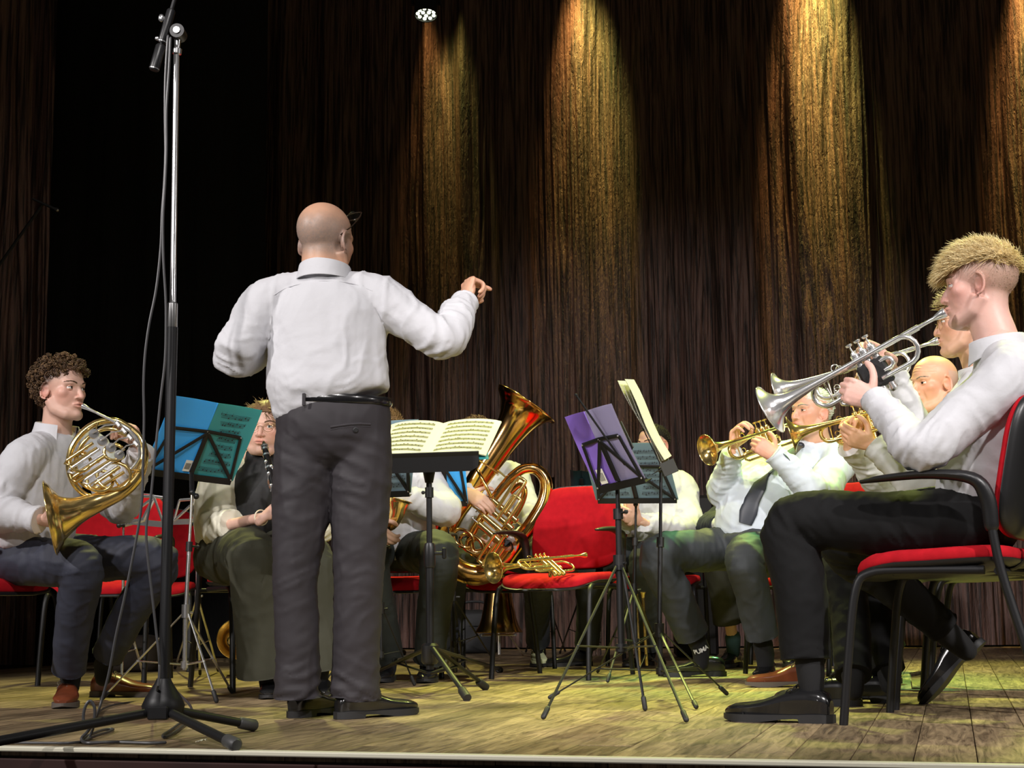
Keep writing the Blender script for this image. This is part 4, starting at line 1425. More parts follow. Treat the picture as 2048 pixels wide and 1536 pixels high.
# the score
sb = thing('music_score', 'open yellowish score lying on the conductor stand', 'sheet music', ll)
NF = V3(F.col[2].to_3d()); sp_ = .49
for k_, (a, b_) in enumerate(((-.02, sp_), (sp_, 1.06))):
    m = MB(); P3 = np.zeros((12, 8, 3))
    for i, x in enumerate(np.linspace(a, b_, 12)):
        bow = .016 * sin((x - a) / (b_ - a) * pi) ** .7
        for j, y in enumerate(np.linspace(.02, 1.02, 8)):
            P3[i, j] = ll + e1 * x + e2 * y * 1.1 + NF * (.012 + bow)
    m.grid(P3); m.add(P3.reshape(-1, 3) - NF * .004, [m.f[0][:, ::-1]])
    o = obj('sheet', m, mat('cream_paper', (.80, .79, .60), .8), sb, sharp=None)
    m = MB(); rng = random.Random(k_ + 4)
    P3b = P3 + NF * .0013
    def at(x, y):
        fx = (x - a) / (b_ - a) * 11; i = int(min(10, max(0, fx))); f = fx - i; fy = y * 7; j = int(min(6, fy)); g = fy - j
        return (P3b[i, j] * (1 - f) + P3b[i + 1, j] * f) * (1 - g) + (P3b[i, j + 1] * (1 - f) + P3b[i + 1, j + 1] * f) * g
    for r_ in range(7):
        yc = .12 + r_ * .125
        for q_ in range(4):
            y = yc + q_ * .014
            xs = np.linspace(a + .06, b_ - .06, 8)
            for x0, x1 in zip(xs[:-1], xs[1:]):
                m.add(np.array([at(x0, y - .0035), at(x1, y - .0035), at(x1, y + .0035), at(x0, y + .0035)]), [[[0, 1, 2, 3]]])
        x = a + .08
        while x < b_ - .08:
            y = yc + rng.uniform(-.01, .05); m.add(np.array([at(x, y), at(x + .012, y), at(x + .012, y + .022), at(x, y + .022)]), [[[0, 1, 2, 3]]]); x += rng.uniform(.018, .05)
    obj('notation', m, mat('pale_ink', (.16, .155, .11), .8), o, sharp=None)
m = MB(); m.plate([(L1 * -.03, -.004), (L1 * 1.09, -.004), (L1 * 1.09, L2 * 1.0), (L1 * -.03, L2 * 1.0)], F, .003, -.001); obj('cover', m, TEAL, sb)

# silver wire stand behind the horn player
ll, lr, ul = P(243, 1040, 6.45), P(331, 1048, 6.35), P(283, 958, 6.38)
music_stand('silver wire music stand without a folder, beside the spare red chair', ll, lr, ul, P(243, 1330, 6.5), [G(190, 1360), G(290, 1366), G(243, 1382)], hub=.36, metal=CHROME, pole_top=P(247, 1050, 6.45), r=.007, desk=CHROME)
ll, lr, ul = P(345, 1043, 7.0), P(440, 1040, 6.9), P(352, 972, 6.95)
music_stand('thin silver wire stand half hidden behind the blue folder', ll, lr, ul, P(392, 1330, 6.95), [G(350, 1340), G(436, 1345), G(400, 1352)], hub=.40, metal=CHROME, pole_top=P(392, 1045, 6.95), r=.006, desk=CHROME)
# saxophone player's stand
ll, lr, ul = P(690, 990, 6.25), P(822, 985, 6.2), P(704, 845, 6.15)
music_stand('black folding stand with the pale folder, between the conductor and his stand', ll, lr, ul, P(762, 1330, 6.3), [G(828, 1372), G(640, 1382), G(700, 1345)], hub=.33, pole_top=P(760, 995, 6.3), r=.007)
folder('pale blue-grey folder behind the conductor stand', ll, lr, ul, [SLATE2, SLATE2], PAPER, side=-1 if np.cross(V3(lr - ll), V3(ul - ll))[1] < 0 else 1, lines_mat=True)
# tuba player's stand
ll, lr, ul = P(848, 1004, 7.0), P(936, 1006, 7.05), P(838, 882, 6.9)
music_stand('black folding stand with a blue folder in front of the tuba', ll, lr, ul, P(908, 1330, 7.05), [G(912, 1346), G(985, 1322), G(925, 1326)], hub=.38, pole_top=P(893, 1010, 7.05), r=.006)
folder('blue music folder under the edge of the conductor tray, in front of the tuba', ll, lr, ul, [BLUE, BLUE], PAPER, side=-1 if np.cross(V3(lr - ll), V3(ul - ll))[1] < 0 else 1)
# two dark stands at the back
ll, lr, ul = P(1143, 978, 8.2), P(1186, 980, 8.2), P(1140, 940, 8.1)
music_stand('dark stand far back behind the purple folder', ll, lr, ul, P(1165, 1310, 8.3), [G(1120, 1309), G(1200, 1308), G(1165, 1315)], hub=.40, pole_top=P(1165, 982, 8.3), r=.006, bars=False)
folder('dark teal folder far back, its corner showing beside the purple one', ll, lr, ul, filmmat('dark_teal_film', '1C3238'), None)
ll, lr, ul = P(1072, 986, 8.4), P(1110, 986, 8.4), P(1070, 954, 8.3)
music_stand('dark stand far back between the tuba and the empty chair', ll, lr, ul, P(1092, 1305, 8.5), [G(1052, 1306), G(1130, 1305), G(1090, 1312)], hub=.40, pole_top=P(1092, 990, 8.5), r=.006, bars=False)
folder('small black folder far back, right beside the tuba', ll, lr, ul, filmmat('black_film', '0C0C0E'), None)

# ------------------------------------------------------------------ the tall microphone stand
MY = 4.02
mb0 = V3(P(324, 1400, MY)); mb0[2] = 0
t = thing('microphone_stand', 'tall black and chrome microphone boom stand near the stage edge', 'microphone stand', mb0)
ax = unit(V3(P(351, 200, MY)) - V3(P(328, 1340, MY)))
zt = lambda px, py: V3(P(px, py, MY))
b0 = zt(326, 1432)
m = MB(); m.tube([b0 + ax * h for h in (0, .02, .028, .05, .075, .092, .1)], [.052, .056, .058, .048, .032, .022, .019], seg=28); m.box(b0 + ax * .012 - [0, .05, 0], (.055, .03, .036), bev=.004); obj('base_hub', m, STEELBLACK, t)
m = MB(); m.tube([b0 + ax * .09, zt(345, 655)], .0152, seg=16); obj('pole', m, STEELBLACK, t)
m = MB(); m.tube([zt(345, 640), zt(353, 104)], .0085, seg=16); obj('pole', m, CHROME, t, label='bright chrome upper tube')
m = MB(); c1, c2 = zt(344.5, 656), zt(345.5, 605); m.tube([c1, c1 * .95 + c2 * .05, c1 * .05 + c2 * .95, c2], [.0125, .0142, .0142, .011], seg=16); obj('clutch', m, mat('brushed_steel', (.42, .42, .42), .4, 1.0), t)
for f in (zt(512, 1452), None, None):
    pass
for k_, f in enumerate((G(506, 1462), G(470, 1502), G(-130, 1520))):
    f = V3(f); f[2] = .016; d = unit((f - b0) * [1, 1, 0])
    a = b0 + d * .04 + [0, 0, .012]
    m = MB(); m.tube([a, f], .0125, seg=14); lg = obj('leg', m, STEELBLACK, t)
    m = MB(); dd = unit(f - a); m.tube([f - dd * .05, f - dd * .045, f + dd * .004, f + dd * .01], [.0125, .0165, .0175, .013], seg=14); obj('foot_cap', m, mat('grey_cap', (.06, .06, .06), .5), lg)
m = MB(); j = zt(355, 78); m.tube([zt(354, 108), zt(355, 98)], .0128, seg=14); m.tube([zt(354, 100), zt(356, 70)], [.008, .011], seg=12); obj('collar', m, CHROME, t)
g0, g1 = zt(311, 146), zt(342, 40)
bd = unit(g1 - g0)
m = MB(); m.tube([g0 + bd * .06 + [0, -.02, 0], g0 + bd * .80 + [0, -.02, 0]], .0062, seg=12); obj('boom_arm', m, STEELBLACK, t)
o_ = np.array([0, -.02, 0]); gd = np.linalg.norm(g1 - g0)
m = MB(); m.tube([g0 + o_ + bd * h for h in (0, .004, .008, .075, .08)], [.0125, .0145, .0148, .0148, .011], seg=16); obj('counterweight_grip', m, PLASTIC, t)
m = MB(); m.tube([g0 + o_ + bd * h for h in (.085, .095, .10, .185, .19)], [.0105, .0125, .0128, .0128, .010], seg=16)
pv = zt(358, 68); m.tube([pv + [0, -.028, 0], pv + [0, .016, 0]], .021, seg=20); m.tube([pv + [0, -.006, 0], (g0 + bd * .14)], [(.022, .014), (.012, .012)], seg=10, ref=(0, 1, 0)); obj('swivel', m, PLASTIC, t)
m = MB(); m.tube([pv + [0, -.034, 0], pv + [0, -.028, 0]], .010, seg=12); m.tube([g0 + o_ + bd * .088, g0 + o_ + bd * .091], .0138, seg=14); m.tube([g0 + o_ + bd * .004, g0 + o_ + bd * .007], .0152, seg=14)
w_ = g0 + o_ + bd * .16 + [-.022, 0, .004]; m.ball(w_, (.009, .006, .012), seg=10); m.tube([w_, w_ + [.02, 0, 0]], .004, seg=8); w_ = g0 + o_ + bd * .098 + [-.017, 0, .002]; m.ball(w_, (.007, .005, .006), seg=10); obj('wing_screw', m, CHROME, t)

CABLE = mat('grey_rubber_cable', (.055, .055, .058), .4)


def cable(label, pts, r=.0037):
    m = MB(); a = catmull([V3(q) for q in pts], 6); m.tube(a, r, seg=8, caps='round')
    return tag(obj('microphone_cable', m, CABLE), label, 'cable')


def gf(px, py, z=.005):
    q = G(px, py); q.z = z; return q


Yk = 3.99
cable('grey cable hanging slack beside the tall chrome pole, the one swinging out furthest', [P(x, y, Yk) for x, y in ((336, 72), (331, 150), (330, 230), (331, 300), (329, 360), (324, 430), (321, 500), (312, 580), (298, 650), (290, 710), (287, 770), (288, 840), (286, 930), (284, 1000), (274, 1070), (250, 1190), (232, 1270), (218, 1345), (205, 1395), (196, 1425))] + [gf(178, 1478), gf(150, 1489), gf(90, 1490), gf(20, 1489)])
cable('grey cable hanging close along the tall chrome pole down to its base', [P(x, y, Yk - .015) for x, y in ((341, 76), (338, 140), (333, 220), (333, 300), (330, 370), (326, 440), (327, 520), (331, 590), (332, 640), (330, 720), (321, 800), (309, 920), (301, 1000), (293, 1050), (294, 1100), (303, 1180), (312, 1260), (319, 1330))] + [P(313, 1385, 4.05), gf(300, 1402), gf(240, 1410), gf(205, 1421), gf(192, 1440)])
cable('black cable lying coiled on the boards at the stage edge', [P(x, y, 3.93 + .02 * i / 10) for i, (x, y) in enumerate(((192, 1445), (178, 1452), (167, 1440), (170, 1415), (180, 1402), (189, 1415), (188, 1440), (176, 1462), (164, 1475), (166, 1484)))] + [gf(185, 1478), gf(215, 1468), gf(226, 1462), gf(205, 1464), gf(170, 1478), gf(170, 1489), gf(230, 1488), gf(300, 1490), gf(330, 1489)], r=.0042)
cable('short black cable loop on the boards behind the microphone stand base', [gf(352, 1418, .06), gf(380, 1430, .03), gf(384, 1440), gf(365, 1447), gf(338, 1466), gf(326, 1474), gf(330, 1478), gf(350, 1468), gf(372, 1450)], r=.0042)

# a second boom in the wings
t = thing('boom_microphone', 'thin dark boom with a small microphone, in the dark beside the curtain leg', 'microphone', P(-80, 620, 7.6))
m = MB(); m.tube([P(-80, 640, 7.6), P(88, 405, 7.6)], .009, seg=8); obj('boom_arm', m, STEELBLACK, t)
m = MB(); m.tube([P(66, 398, 7.58), P(108, 417, 7.58), P(114, 420, 7.58)], [.006, .008, .0125], seg=10, caps='round'); obj('microphone', m, mat('grey_metal', (.2, .2, .2), .35, 1.0), t)
m = MB(); m.tube([P(-80, 640, 7.6), Vector((P(-80, 640, 7.6)[0], 7.6, 0))], .012, seg=10); obj('pole', m, STEELBLACK, t)

# ------------------------------------------------------------------ instruments
trumpet('silver trumpet of the blond player in front, with a black valve guard', P(1891, 624, 4.19), P(1546, 818, 4.46), V3(P(1728, 690, 4)) - V3(P(1752, 745, 4)), SILVER, grip=True, fat=1.14)
trumpet('silver trumpet of the second player, half hidden behind the front one', P(1877, 681, 4.88), P(1562, 784, 5.13), (-.25, .1, 1), SILVER, wide=1.0)
trumpet('gold flugelhorn held by the bald man', P(1838, 800, 5.60), P(1583, 870, 5.72), (-.12, .05, 1), BRASS, kind='flugelhorn', fat=1.22)
trumpet('brass cornet held by the grey-haired man in the tie', P(1612, 838, 6.74), P(1408, 903, 6.48), (-.2, .05, 1), BRASS, kind='cornet', fat=1.0)
trumpet('brass cornet lying on the empty red chair', P(1172, 1110, 6.88), P(990, 1126, 6.55), (.2, .9, .45), BRASS, kind='cornet', fat=1.1, lat=-1)

# French horn
HY = 5.12
h = lambda x, y, d=0: P(x, y, HY + d)
t = thing('french_horn', 'brass double French horn held by the curly-haired player', 'French horn', h(200, 960))
bell = [h(101, 1036, -.060), h(106, 1035, -.058), h(116, 1033, -.053), h(132, 1029, -.045), h(160, 1019, -.025), h(200, 1003, 0), h(245, 982, .01), h(276, 952, .02), h(288, 915, .03), h(282, 880, .04), h(262, 858, .045)]
swept('bell', bell, [.132, .122, .098, .068, .046, .034, .026, .021, .0165, .0135, .012], BRASS, t, n=6, seg=36, flare=True)
loop = [h(262, 858, .04), h(232, 842, .03), h(196, 845, .02), h(164, 866, .01), h(142, 900, .0), h(138, 938, -.0), h(150, 970, 0), h(176, 992, .01), h(212, 996, .01), (h(244, 982, .03))]
swept('main_tube', loop, [.012] * 4 + [.011] * 3 + [.010] * 3, BRASS, t, seg=14)
loop = [h(254, 872, .01), h(226, 858, 0), h(196, 862, 0), h(170, 882, -.01), (h(154, 912, -.01)), h(152, 942, -.01), h(166, 968, -.0), h(194, 980, 0), h(222, 976, 0)]
swept('main_tube', loop, [.0075] * 9, BRASS, t, seg=12)
swept('leadpipe', [h(166, 812, -.0), h(176, 817, 0), h(200, 829, -.01), h(232, 845, -.02), h(258, 860, -.02), h(276, 884, -.01), h(278, 915, 0), h(262, 938, 0)], [.0032, .0038, .0045, .0055, .006, .0065, .007, .007], SILVER, t, seg=12)
m = MB(); a, b_ = V3(h(165, 811.5)), V3(h(196, 827, -.01)); dd = unit(b_ - a); m.tube([a, a + dd * .004, a + dd * .03, a + dd * .06], [.0085, .0095, .0055, .0040], seg=14); obj('mouthpiece', m, SILVER, t)
for i in range(4):
    c = V3(h(188 + 17 * i, 868 + 14 * i, -.035)); F = frame(c, z=V3(CAM) - c, y=(0, 0, 1))
    m = MB(); m.lathe([(.014, -.045), (.0175, -.04), (.0175, .0), (.0185, .002), (.0185, .012), (.015, .016), (.006, .017)], 20, F); vv = obj('rotary_valve', m, SILVER, t)
    m = MB(); k0 = V3(h(236 + 12 * i, 848 + 13 * i, -.06)); m.tube([c + [0, -.02, 0], (c + k0) / 2 + [0, -.02, .01], k0], .0025, seg=6); m.box(k0, (.016, .010, .026), Matrix.Rotation(-.7, 3, 'Y'), bev=.004); obj('lever', m, SILVER, vv)
for i in range(5):
    x0, y0 = 186 + 13.5 * i, 886 + 12 * i
    L = (62, 70, 78, 66, 58)[i]; dx, dy = -.83 * L, .56 * L
    ox, oy = 5.2, 7.0
    pts = [h(x0, y0, -.02), h(x0 + dx, y0 + dy, -.02), h(x0 + dx - 6 + ox * .2, y0 + dy + 6, -.02), h(x0 + dx + ox, y0 + dy + oy + 3, -.02), h(x0 + ox + 3, y0 + oy + 3, -.02)]
    m = MB(); m.tube([V3(q) for q in pts], .0058, seg=10); m.tube([V3(pts[0]) * .75 + V3(pts[1]) * .25, V3(pts[0]) * .7 + V3(pts[1]) * .3], .0078, seg=10)
    obj('valve_slide', m, SILVER if i % 2 else BRASS, t)
for c_, r_, n_ in (((228, 952), 34, 1.9), ((200, 962), 26, 1.4), ((160, 925), 22, 1.0), ((228, 905), 20, .9)):
    a = [h(c_[0] + r_ * cos(q), c_[1] + r_ * .8 * sin(q), .004 * q - .03) for q in np.linspace(.4, .4 + n_ * 2 * pi, int(18 * n_))]
    m = MB(); m.tube([V3(q) for q in a], .0062, seg=10); obj('coil', m, BRASS, t)
m = MB()
for a, b_ in (((150, 905), (172, 905)), ((225, 858), (232, 842)), ((240, 975), (228, 958)), ((150, 960), (165, 950)), ((262, 940), (280, 940)), ((196, 845), (190, 866))):
    m.tube([V3(h(*a)), V3(h(*b_, -.02))], .0035, seg=8)
obj('brace', m, BRASS, t)

# tuba: its own plane, long axis leaning with the bell
TS, TY = 400.0, 7.30
TB = mat('red_brass', (.74, .43, .16), .14, 1.0, var=.25, varscale=6)


def tb(x, z, d=0.0):
    px = 985 + (x * .83 + z * .55) * TS; py = 1010 + (x * .556 - z * .835) * TS
    return V3(P(px, py, TY + d))


t = thing('tuba', 'large brass tuba leaning in its player\'s lap', 'tuba', tb(.03, -.36))
swept('bell', [tb(-.135, .515), tb(-.135, .508), tb(-.134, .492), tb(-.132, .46), tb(-.130, .40), tb(-.130, .30), tb(-.13, .15), tb(-.13, 0, .01), tb(-.135, -.12, .02), tb(-.125, -.22, .02)], [.172, .165, .146, .118, .092, .074, .062, .055, .053, .052], TB, t, n=6, seg=44, flare=True)
swept('bottom_bow', [tb(-.125, -.21, .02), tb(-.10, -.30, .02), tb(-.03, -.355, .02), tb(.06, -.36, .02), tb(.145, -.32, .02), tb(.195, -.23, .01), tb(.205, -.15, .01)], [.053, .056, .056, .055, .052, .048, .045], OLDBRASS, t, seg=22)
swept('outer_branch', [tb(.205, -.16, .01), tb(.212, -.05), tb(.215, .06), tb(.205, .16), tb(.16, .245), tb(.09, .27), tb(.03, .235), tb(.0, .16)], [.044, .041, .038, .035, .032, .029, .026, .024], TB, t, seg=20)
swept('inner_branch', [tb(.0, .16), tb(-.012, .05, -.01), tb(-.01, -.1, -.02), tb(.0, -.2, -.02), tb(.05, -.25, -.02), tb(.10, -.2, -.02), tb(.115, -.1, -.02), tb(.12, .05, -.02), tb(.10, .14, -.03), tb(.06, .16, -.03), tb(.04, .1, -.03)], [.023, .022, .021, .02, .0195, .019, .018, .017, .016, .015, .0145], TB, t, seg=16)
for i in range(4):
    x0 = -.02 + .002 * i; z0 = .02 - .045 * i
    m = MB(); a, b_ = tb(x0, z0, -.07), tb(x0 + .17, z0 - .02, -.07); dd = unit(b_ - a)
    m.tube([a, a + dd * .006, a + dd * .007, b_ - dd * .008, b_ - dd * .007, b_], [.015, .019, .0165, .0165, .019, .013], seg=16); vv = obj('valve', m, BRASS, t)
    m = MB(); m.tube([a, a - dd * .03], .003, seg=8); m.tube([a - dd * .03, a - dd * .036], .011, seg=12); obj('valve_button', m, SILVER, vv)
for i in range(4):
    x0, z0 = .03 + .03 * i, .0 - .05 * i
    L = (.19, .15, -.17, -.13)[i]
    m = MB(); m.tube(catmull([tb(x0, z0, -.10), tb(x0, z0 + L * .9, -.10), tb(x0 + .012, z0 + L, -.10), tb(x0 + .034, z0 + L, -.10), tb(x0 + .046, z0 + L * .9, -.10), tb(x0 + .046, z0, -.10)], 4), .0088, seg=12); obj('valve_slide', m, BRASS, t)
for i in range(3):
    a = [tb(-.03 + .05 * i + (.055 + .01 * i) * cos(q), -.22 + .04 * sin(q) - .0 * i, -.08 + .012 * i) for q in np.linspace(.3, 5.9, 20)]
    m = MB(); m.tube(a, .0085, seg=10); obj('coil', m, TB, t)
swept('leadpipe', [tb(-.24, .12, .18), tb(-.20, .12, .10), tb(-.15, .10, -.06), tb(-.08, .06, -.09), tb(-.03, .03, -.08)], [.006, .007, .008, .009, .010], TB, t, seg=12)
m = MB(); m.lathe([(.0145, 0), (.016, .003), (.0135, .012), (.008, .035), (.006, .06)], 18, frame(tb(-.27, .12, .20), z=tb(-.22, .12, .12) - tb(-.27, .12, .20), x=(1, 0, 0))); obj('mouthpiece', m, SILVER, t)
m = MB()
for a, b_ in (((-.08, .16), (.0, .15)), ((.0, -.06), (-.09, -.06)), ((.12, 0), (.2, 0)), ((.12, -.12), (.19, -.13)), ((.03, .235), (.04, .16))):
    m.tube([tb(*a), tb(*b_)], .005, seg=8)
m.tube([tb(-.20, .145), tb(-.06, .145)], [(.066, .010)] * 2, seg=20, ref=(0, 1, 0)); obj('brace', m, BRASS, t)

# saxophone
s_ = lambda x, y, d=0: P(x, y, 6.72 + d)
t = thing('saxophone', 'brass saxophone showing beside the conductor\'s hip', 'saxophone', s_(775, 1050))
swept('bell', [s_(800, 1000, -.06), s_(799, 1004, -.06), s_(797, 1014, -.06), s_(793, 1030, -.05), s_(782, 1048, -.03), s_(768, 1050, -.01), s_(758, 1036, 0), s_(750, 1010, 0), s_(738, 960, .02), s_(728, 915, .05), s_(722, 890, .08)], [.058, .05, .040, .034, .030, .027, .025, .023, .018, .013, .011], BRASS, t, n=5, seg=26, flare=True)
for i in range(9):
    x = 728 + 4.5 * i; y = 905 + 13 * i; c = V3(s_(x + 5, y, -.03)); F = frame(c, z=V3(CAM) - c, y=(0, 0, 1))
    m = MB(); m.lathe([(.014, 0), (.0155, .003), (.013, .006), (.004, .008)], 14, F); m.tube([c, c + [.03, 0, .02]], .0025, seg=6); obj('key', m, BRASS, t)
for i in range(5):
    c = V3(s_(790 - 2 * i, 972 + 9 * i, -.06)); F = frame(c, z=V3(CAM) - c, y=(0, 0, 1))
    m = MB(); m.lathe([(.010, 0), (.0115, .003), (.009, .006), (.003, .008)], 12, F); m.tube([c, c + [-.03, 0, -.02]], .0025, seg=6); obj('key', m, BRASS, t)
# clarinet
c_ = lambda x, y, d=0: P(x, y, 5.70 + d)
t = thing('clarinet', 'black clarinet with silver keys at the mouth of the player in ivory', 'clarinet', c_(590, 1120, -.2))
a, b_ = V3(c_(527, 884, .0)), V3(c_(578, 1105, -.28)); dd = unit(b_ - a); L = np.linalg.norm(b_ - a)
WOODB = mat('grenadilla', (.012, .010, .010), .3)
m = MB(); m.tube([a, a + dd * .02, a + dd * .07], [(.004, .007), (.010, .009), (.0125, .0125)], seg=14); obj('mouthpiece', m, STEELBLACK, t)
m = MB(); m.tube([a + dd * .065 + dd * k for k in (0, .02, .3, L - .20, L - .10, L - .08)], [.013, .0132, .0132, .015, .028, .031], seg=18); obj('body', m, WOODB, t)
for k in (.02, .035, .066, .13, .36, .37, .5):
    m = MB(); m.tube([a + dd * k, a + dd * (k + .008)], .0148, seg=16); obj('ring', m, CHROME, t)
tow = unit(V3(CAM) - a)
sd = unit(np.cross(dd, tow))
for i in range(15):
    c = a + dd * (.10 + .03 * i) + tow * .013 + sd * (.008 * (-1) ** i); F = frame(c, z=tow, y=dd)
    m = MB(); m.lathe([(.006, 0), (.0075, .002), (.006, .005), (.002, .006)], 10, F); m.tube([c, c + dd * .03 + sd * .008 * (-1) ** i], .0018, seg=6); obj('key', m, CHROME, t)

# ------------------------------------------------------------------ things on the floor
# euphonium standing on its bell
EY = 8.6
c = V3(P(998, 1265, EY)); s2 = EY / FPX
t = thing('euphonium', 'brass euphonium set down on its bell on a folding stand, behind the empty chair', 'euphonium', (c[0], c[1], 0))
z0 = c[2]
m = MB(); pr = [(.138, z0), (.141, z0 + .004), (.137, z0 + .010), (.118, z0 + .04), (.104, z0 + .08), (.092, z0 + .14), (.082, z0 + .20), (.073, z0 + .27), (.064, z0 + .36)]
m.lathe([(r_ - .002, z_) for r_, z_ in pr[::-1]] + pr, 44, Matrix.Translation((c[0], c[1], 0)), caps=False); obj('bell', m, OLDBRASS, t, sharp=60)
m = MB(); m.tube(catmull([c * [1, 1, 0] + q for q in ((0, 0, z0 + .34), (.0, 0, z0 + .44), (.05, 0, z0 + .5), (.12, 0, z0 + .44), (.14, 0, z0 + .3))], 5), .05, seg=16); obj('bow', m, OLDBRASS, t)
t2 = thing('instrument_stand', 'low folding stand of thin legs under the upturned euphonium', 'instrument stand', (c[0], c[1], 0))
for f in (G(910, 1302), G(1046, 1312), G(1000, 1318), G(990, 1300)):
    f = V3(f); f[2] = .006
    m = MB(); m.tube([np.array([c[0], c[1], .24]) + unit((f - c) * [1, 1, 0]) * .05, f], .006, seg=8); obj('leg', m, CHROME, t2)
m = MB(); m.tube([[c[0], c[1], .05], [c[0], c[1], .5]], .009, seg=8); m.tube([[c[0] - .1, c[1] - .1, z0 - .014], [c[0] + .1, c[1] + .1, z0 - .014]], .006, seg=8); m.tube([[c[0] - .1, c[1] + .1, z0 - .014], [c[0] + .1, c[1] - .1, z0 - .014]], .006, seg=8); obj('pole', m, CHROME, t2)
# brass bell lying by the clarinet player
c = V3(P(474, 1278, 7.3)); nrm = unit(V3(CAM) + [.6, 0, .3] - c); F = frame(c, z=nrm, x=(1, 0, 0))
t = thing('baritone_horn', 'gleaming brass horn resting on the floor behind the clarinet player', 'brass horn', (c[0], c[1], 0))
m = MB(); pr = [(.098, 0), (.1, -.003), (.097, -.008), (.078, -.03), (.058, -.065), (.046, -.11), (.038, -.17), (.032, -.25)]
m.lathe([(r_ - .0015, z_) for r_, z_ in pr[::-1]] + pr, 36, F, caps=False); obj('bell', m, BRASS, t, sharp=60)
m = MB(); m.tube(catmull([xf(F, np.array([q]))[0] for q in ((0, 0, -.24), (0, .01, -.34), (.06, .03, -.40), (.12, .03, -.34), (.13, .02, -.2), (.12, 0, -.12))], 5), .024, seg=14); obj('tubing', m, BRASS, t)
m = MB()
for f in (G(452, 1312), G(508, 1316), G(486, 1330)):
    f = V3(f); f[2] = .005; m.tube([c + [0, .04, -.09], f], .006, seg=8)
obj('stand_leg', m, CHROME, t)
# trombone-like brass upright
t = thing('trombone', 'slender brass trombone slide standing upright behind the thin stands', 'trombone', G(1288, 1318))
a = V3(P(1286, 1184, 7.6)); f = np.array([a[0] + .01, a[1], .02])
m = MB(); m.lathe([(.014, 0), (.0155, -.003), (.012, -.012), (.006, -.04)], 16, Matrix.Translation(a)); obj('mouthpiece', m, BRASS, t)
m = MB(); m.tube([a - [0, 0, .03], f], .0085, seg=10); m.tube([a - [.035, 0, .0], a - [.035, 0, .05]], .010, seg=10); m.tube([a - [.035, 0, .03], f - [.035, 0, 0]], .0065, seg=10); m.tube([a - [.035, 0, .07], a - [0, 0, .07]], .005, seg=8); obj('slide', m, BRASS, t)
m = MB()
for an in (0, 2.1, 4.2):
    m.tube([f + [0, 0, .06], f + [.09 * cos(an), .09 * sin(an), -.014]], .004, seg=6)
obj('stand_leg', m, STEELBLACK, t)
# bags
BAG = mat('black_nylon', (.016, .016, .017), .7, bump=(60, .3, .004))


def bag(label, c, sx, sy, sz, material, rot=0.0):
    m = MB(); o_ = superell(sx / 2, sy / 2, 3.2, 36)
    zs = [(.86, .0), (.98, .02), (1.0, sz * .35), (.97, sz * .7), (.86, sz * .93), (.5, sz)]
    m = pad(o_, zs, lambda v: v); v, q, n = remesh(m, .012, 4)
    v = v + n * (fbm(v * 9, 2, 3) * .012)[:, None]
    F = Matrix.Translation((c[0], c[1], .0)) @ Matrix.Rotation(rot, 4, 'Z')
    t = thing('instrument_bag', label, 'bag', (c[0], c[1], 0))
    o = MB().add(xf(F, v), [q]); obj('shell', o, material, t, sharp=None)
    m = MB(); m.tube(xf(F, catmull([(-sx * .22, -sy * .1, sz * .95), (-sx * .2, -sy * .1, sz + .05), (sx * .2, -sy * .1, sz + .05), (sx * .22, -sy * .1, sz * .95)], 5)), .009, seg=8); obj('handle', m, SOLE, t)
    m = MB(); m.tube(xf(F, np.array([(-sx * .48, -sy * .3, sz * .62), (0, -sy * .53, sz * .64), (sx * .48, -sy * .3, sz * .62)])), .005, seg=6); obj('zip', m, SOLE, t)
    return t


bag('upright dark instrument bag behind the sax player, beside the euphonium', G(948, 1306), .36, .22, .30, BAG, .2)
bag('dark rounded bag on the floor behind the horn player\'s shoes', G(262, 1343), .34, .24, .20, mat('brown_nylon', (.03, .022, .018), .7, bump=(60, .3, .004)), .4)
# lighting case with a handle mark, at the back
m = MB(); c = P(1385, 1075, 9.2); m.box((c[0], c[1], .5), (.26, .22, 1.0), bev=.02)
bx = tag(obj('speaker_box', m, mat('box_black', (.012, .010, .010), .6)), 'tall black box standing before the curtain beside the cornet player', 'box')
# plastic cup and bottle, paper scrap
GLASSY = mat('clear_plastic', (.95, .97, .9), .05, trans=1.0)
c = V3(P(1850, 1346, 5.6)); c[2] = .042; a = unit((1, -.25, .08))
F = frame(c - a * .055, z=a, x=(0, 0, 1)); m = MB(); m.lathe([(.0, 0), (.030, 0), (.031, .003), (.040, .11), (.0415, .112), (.0385, .11), (.029, .004), (0.0, .004)], 28, F, caps=False)
tag(obj('plastic_cup', m, GLASSY, sharp=50), 'clear plastic cup lying on its side under the blond player\'s chair', 'cup')
c = V3(G(1193, 1312)); m = MB(); m.lathe([(0, .002), (.030, .003), (.033, .012), (.033, .06), (.0315, .07), (.033, .08), (.033, .15), (.026, .185), (.013, .21), (.0125, .225)], 22, Matrix.Translation(c), caps=False)
t = thing('water_bottle', 'clear plastic water bottle standing at the back beside the black shoes', 'bottle', c); obj('body', m, GLASSY, t)
m = MB(); m.lathe([(.0145, .218), (.015, .222), (.015, .236), (.012, .238)], 16, Matrix.Translation(c)); obj('cap', m, mat('white_cap', (.7, .7, .7), .5), t)
m = MB(); c = V3(G(402, 1489)); rng = np.random.default_rng(2); P3 = np.zeros((7, 5, 3))
for i in range(7):
    for j in range(5):
        P3[i, j] = c + [(i - 3) * .0045, (j - 2) * .005, .004 + .006 * rng.random() + .001 * i]
m.grid(P3); m.add(P3.reshape(-1, 3) - [0, 0, .0008], [m.f[0][:, ::-1]]); tag(obj('paper_scrap', m, PAPER, sharp=20), 'tiny scrap of white paper on the boards near the stage edge', 'paper')


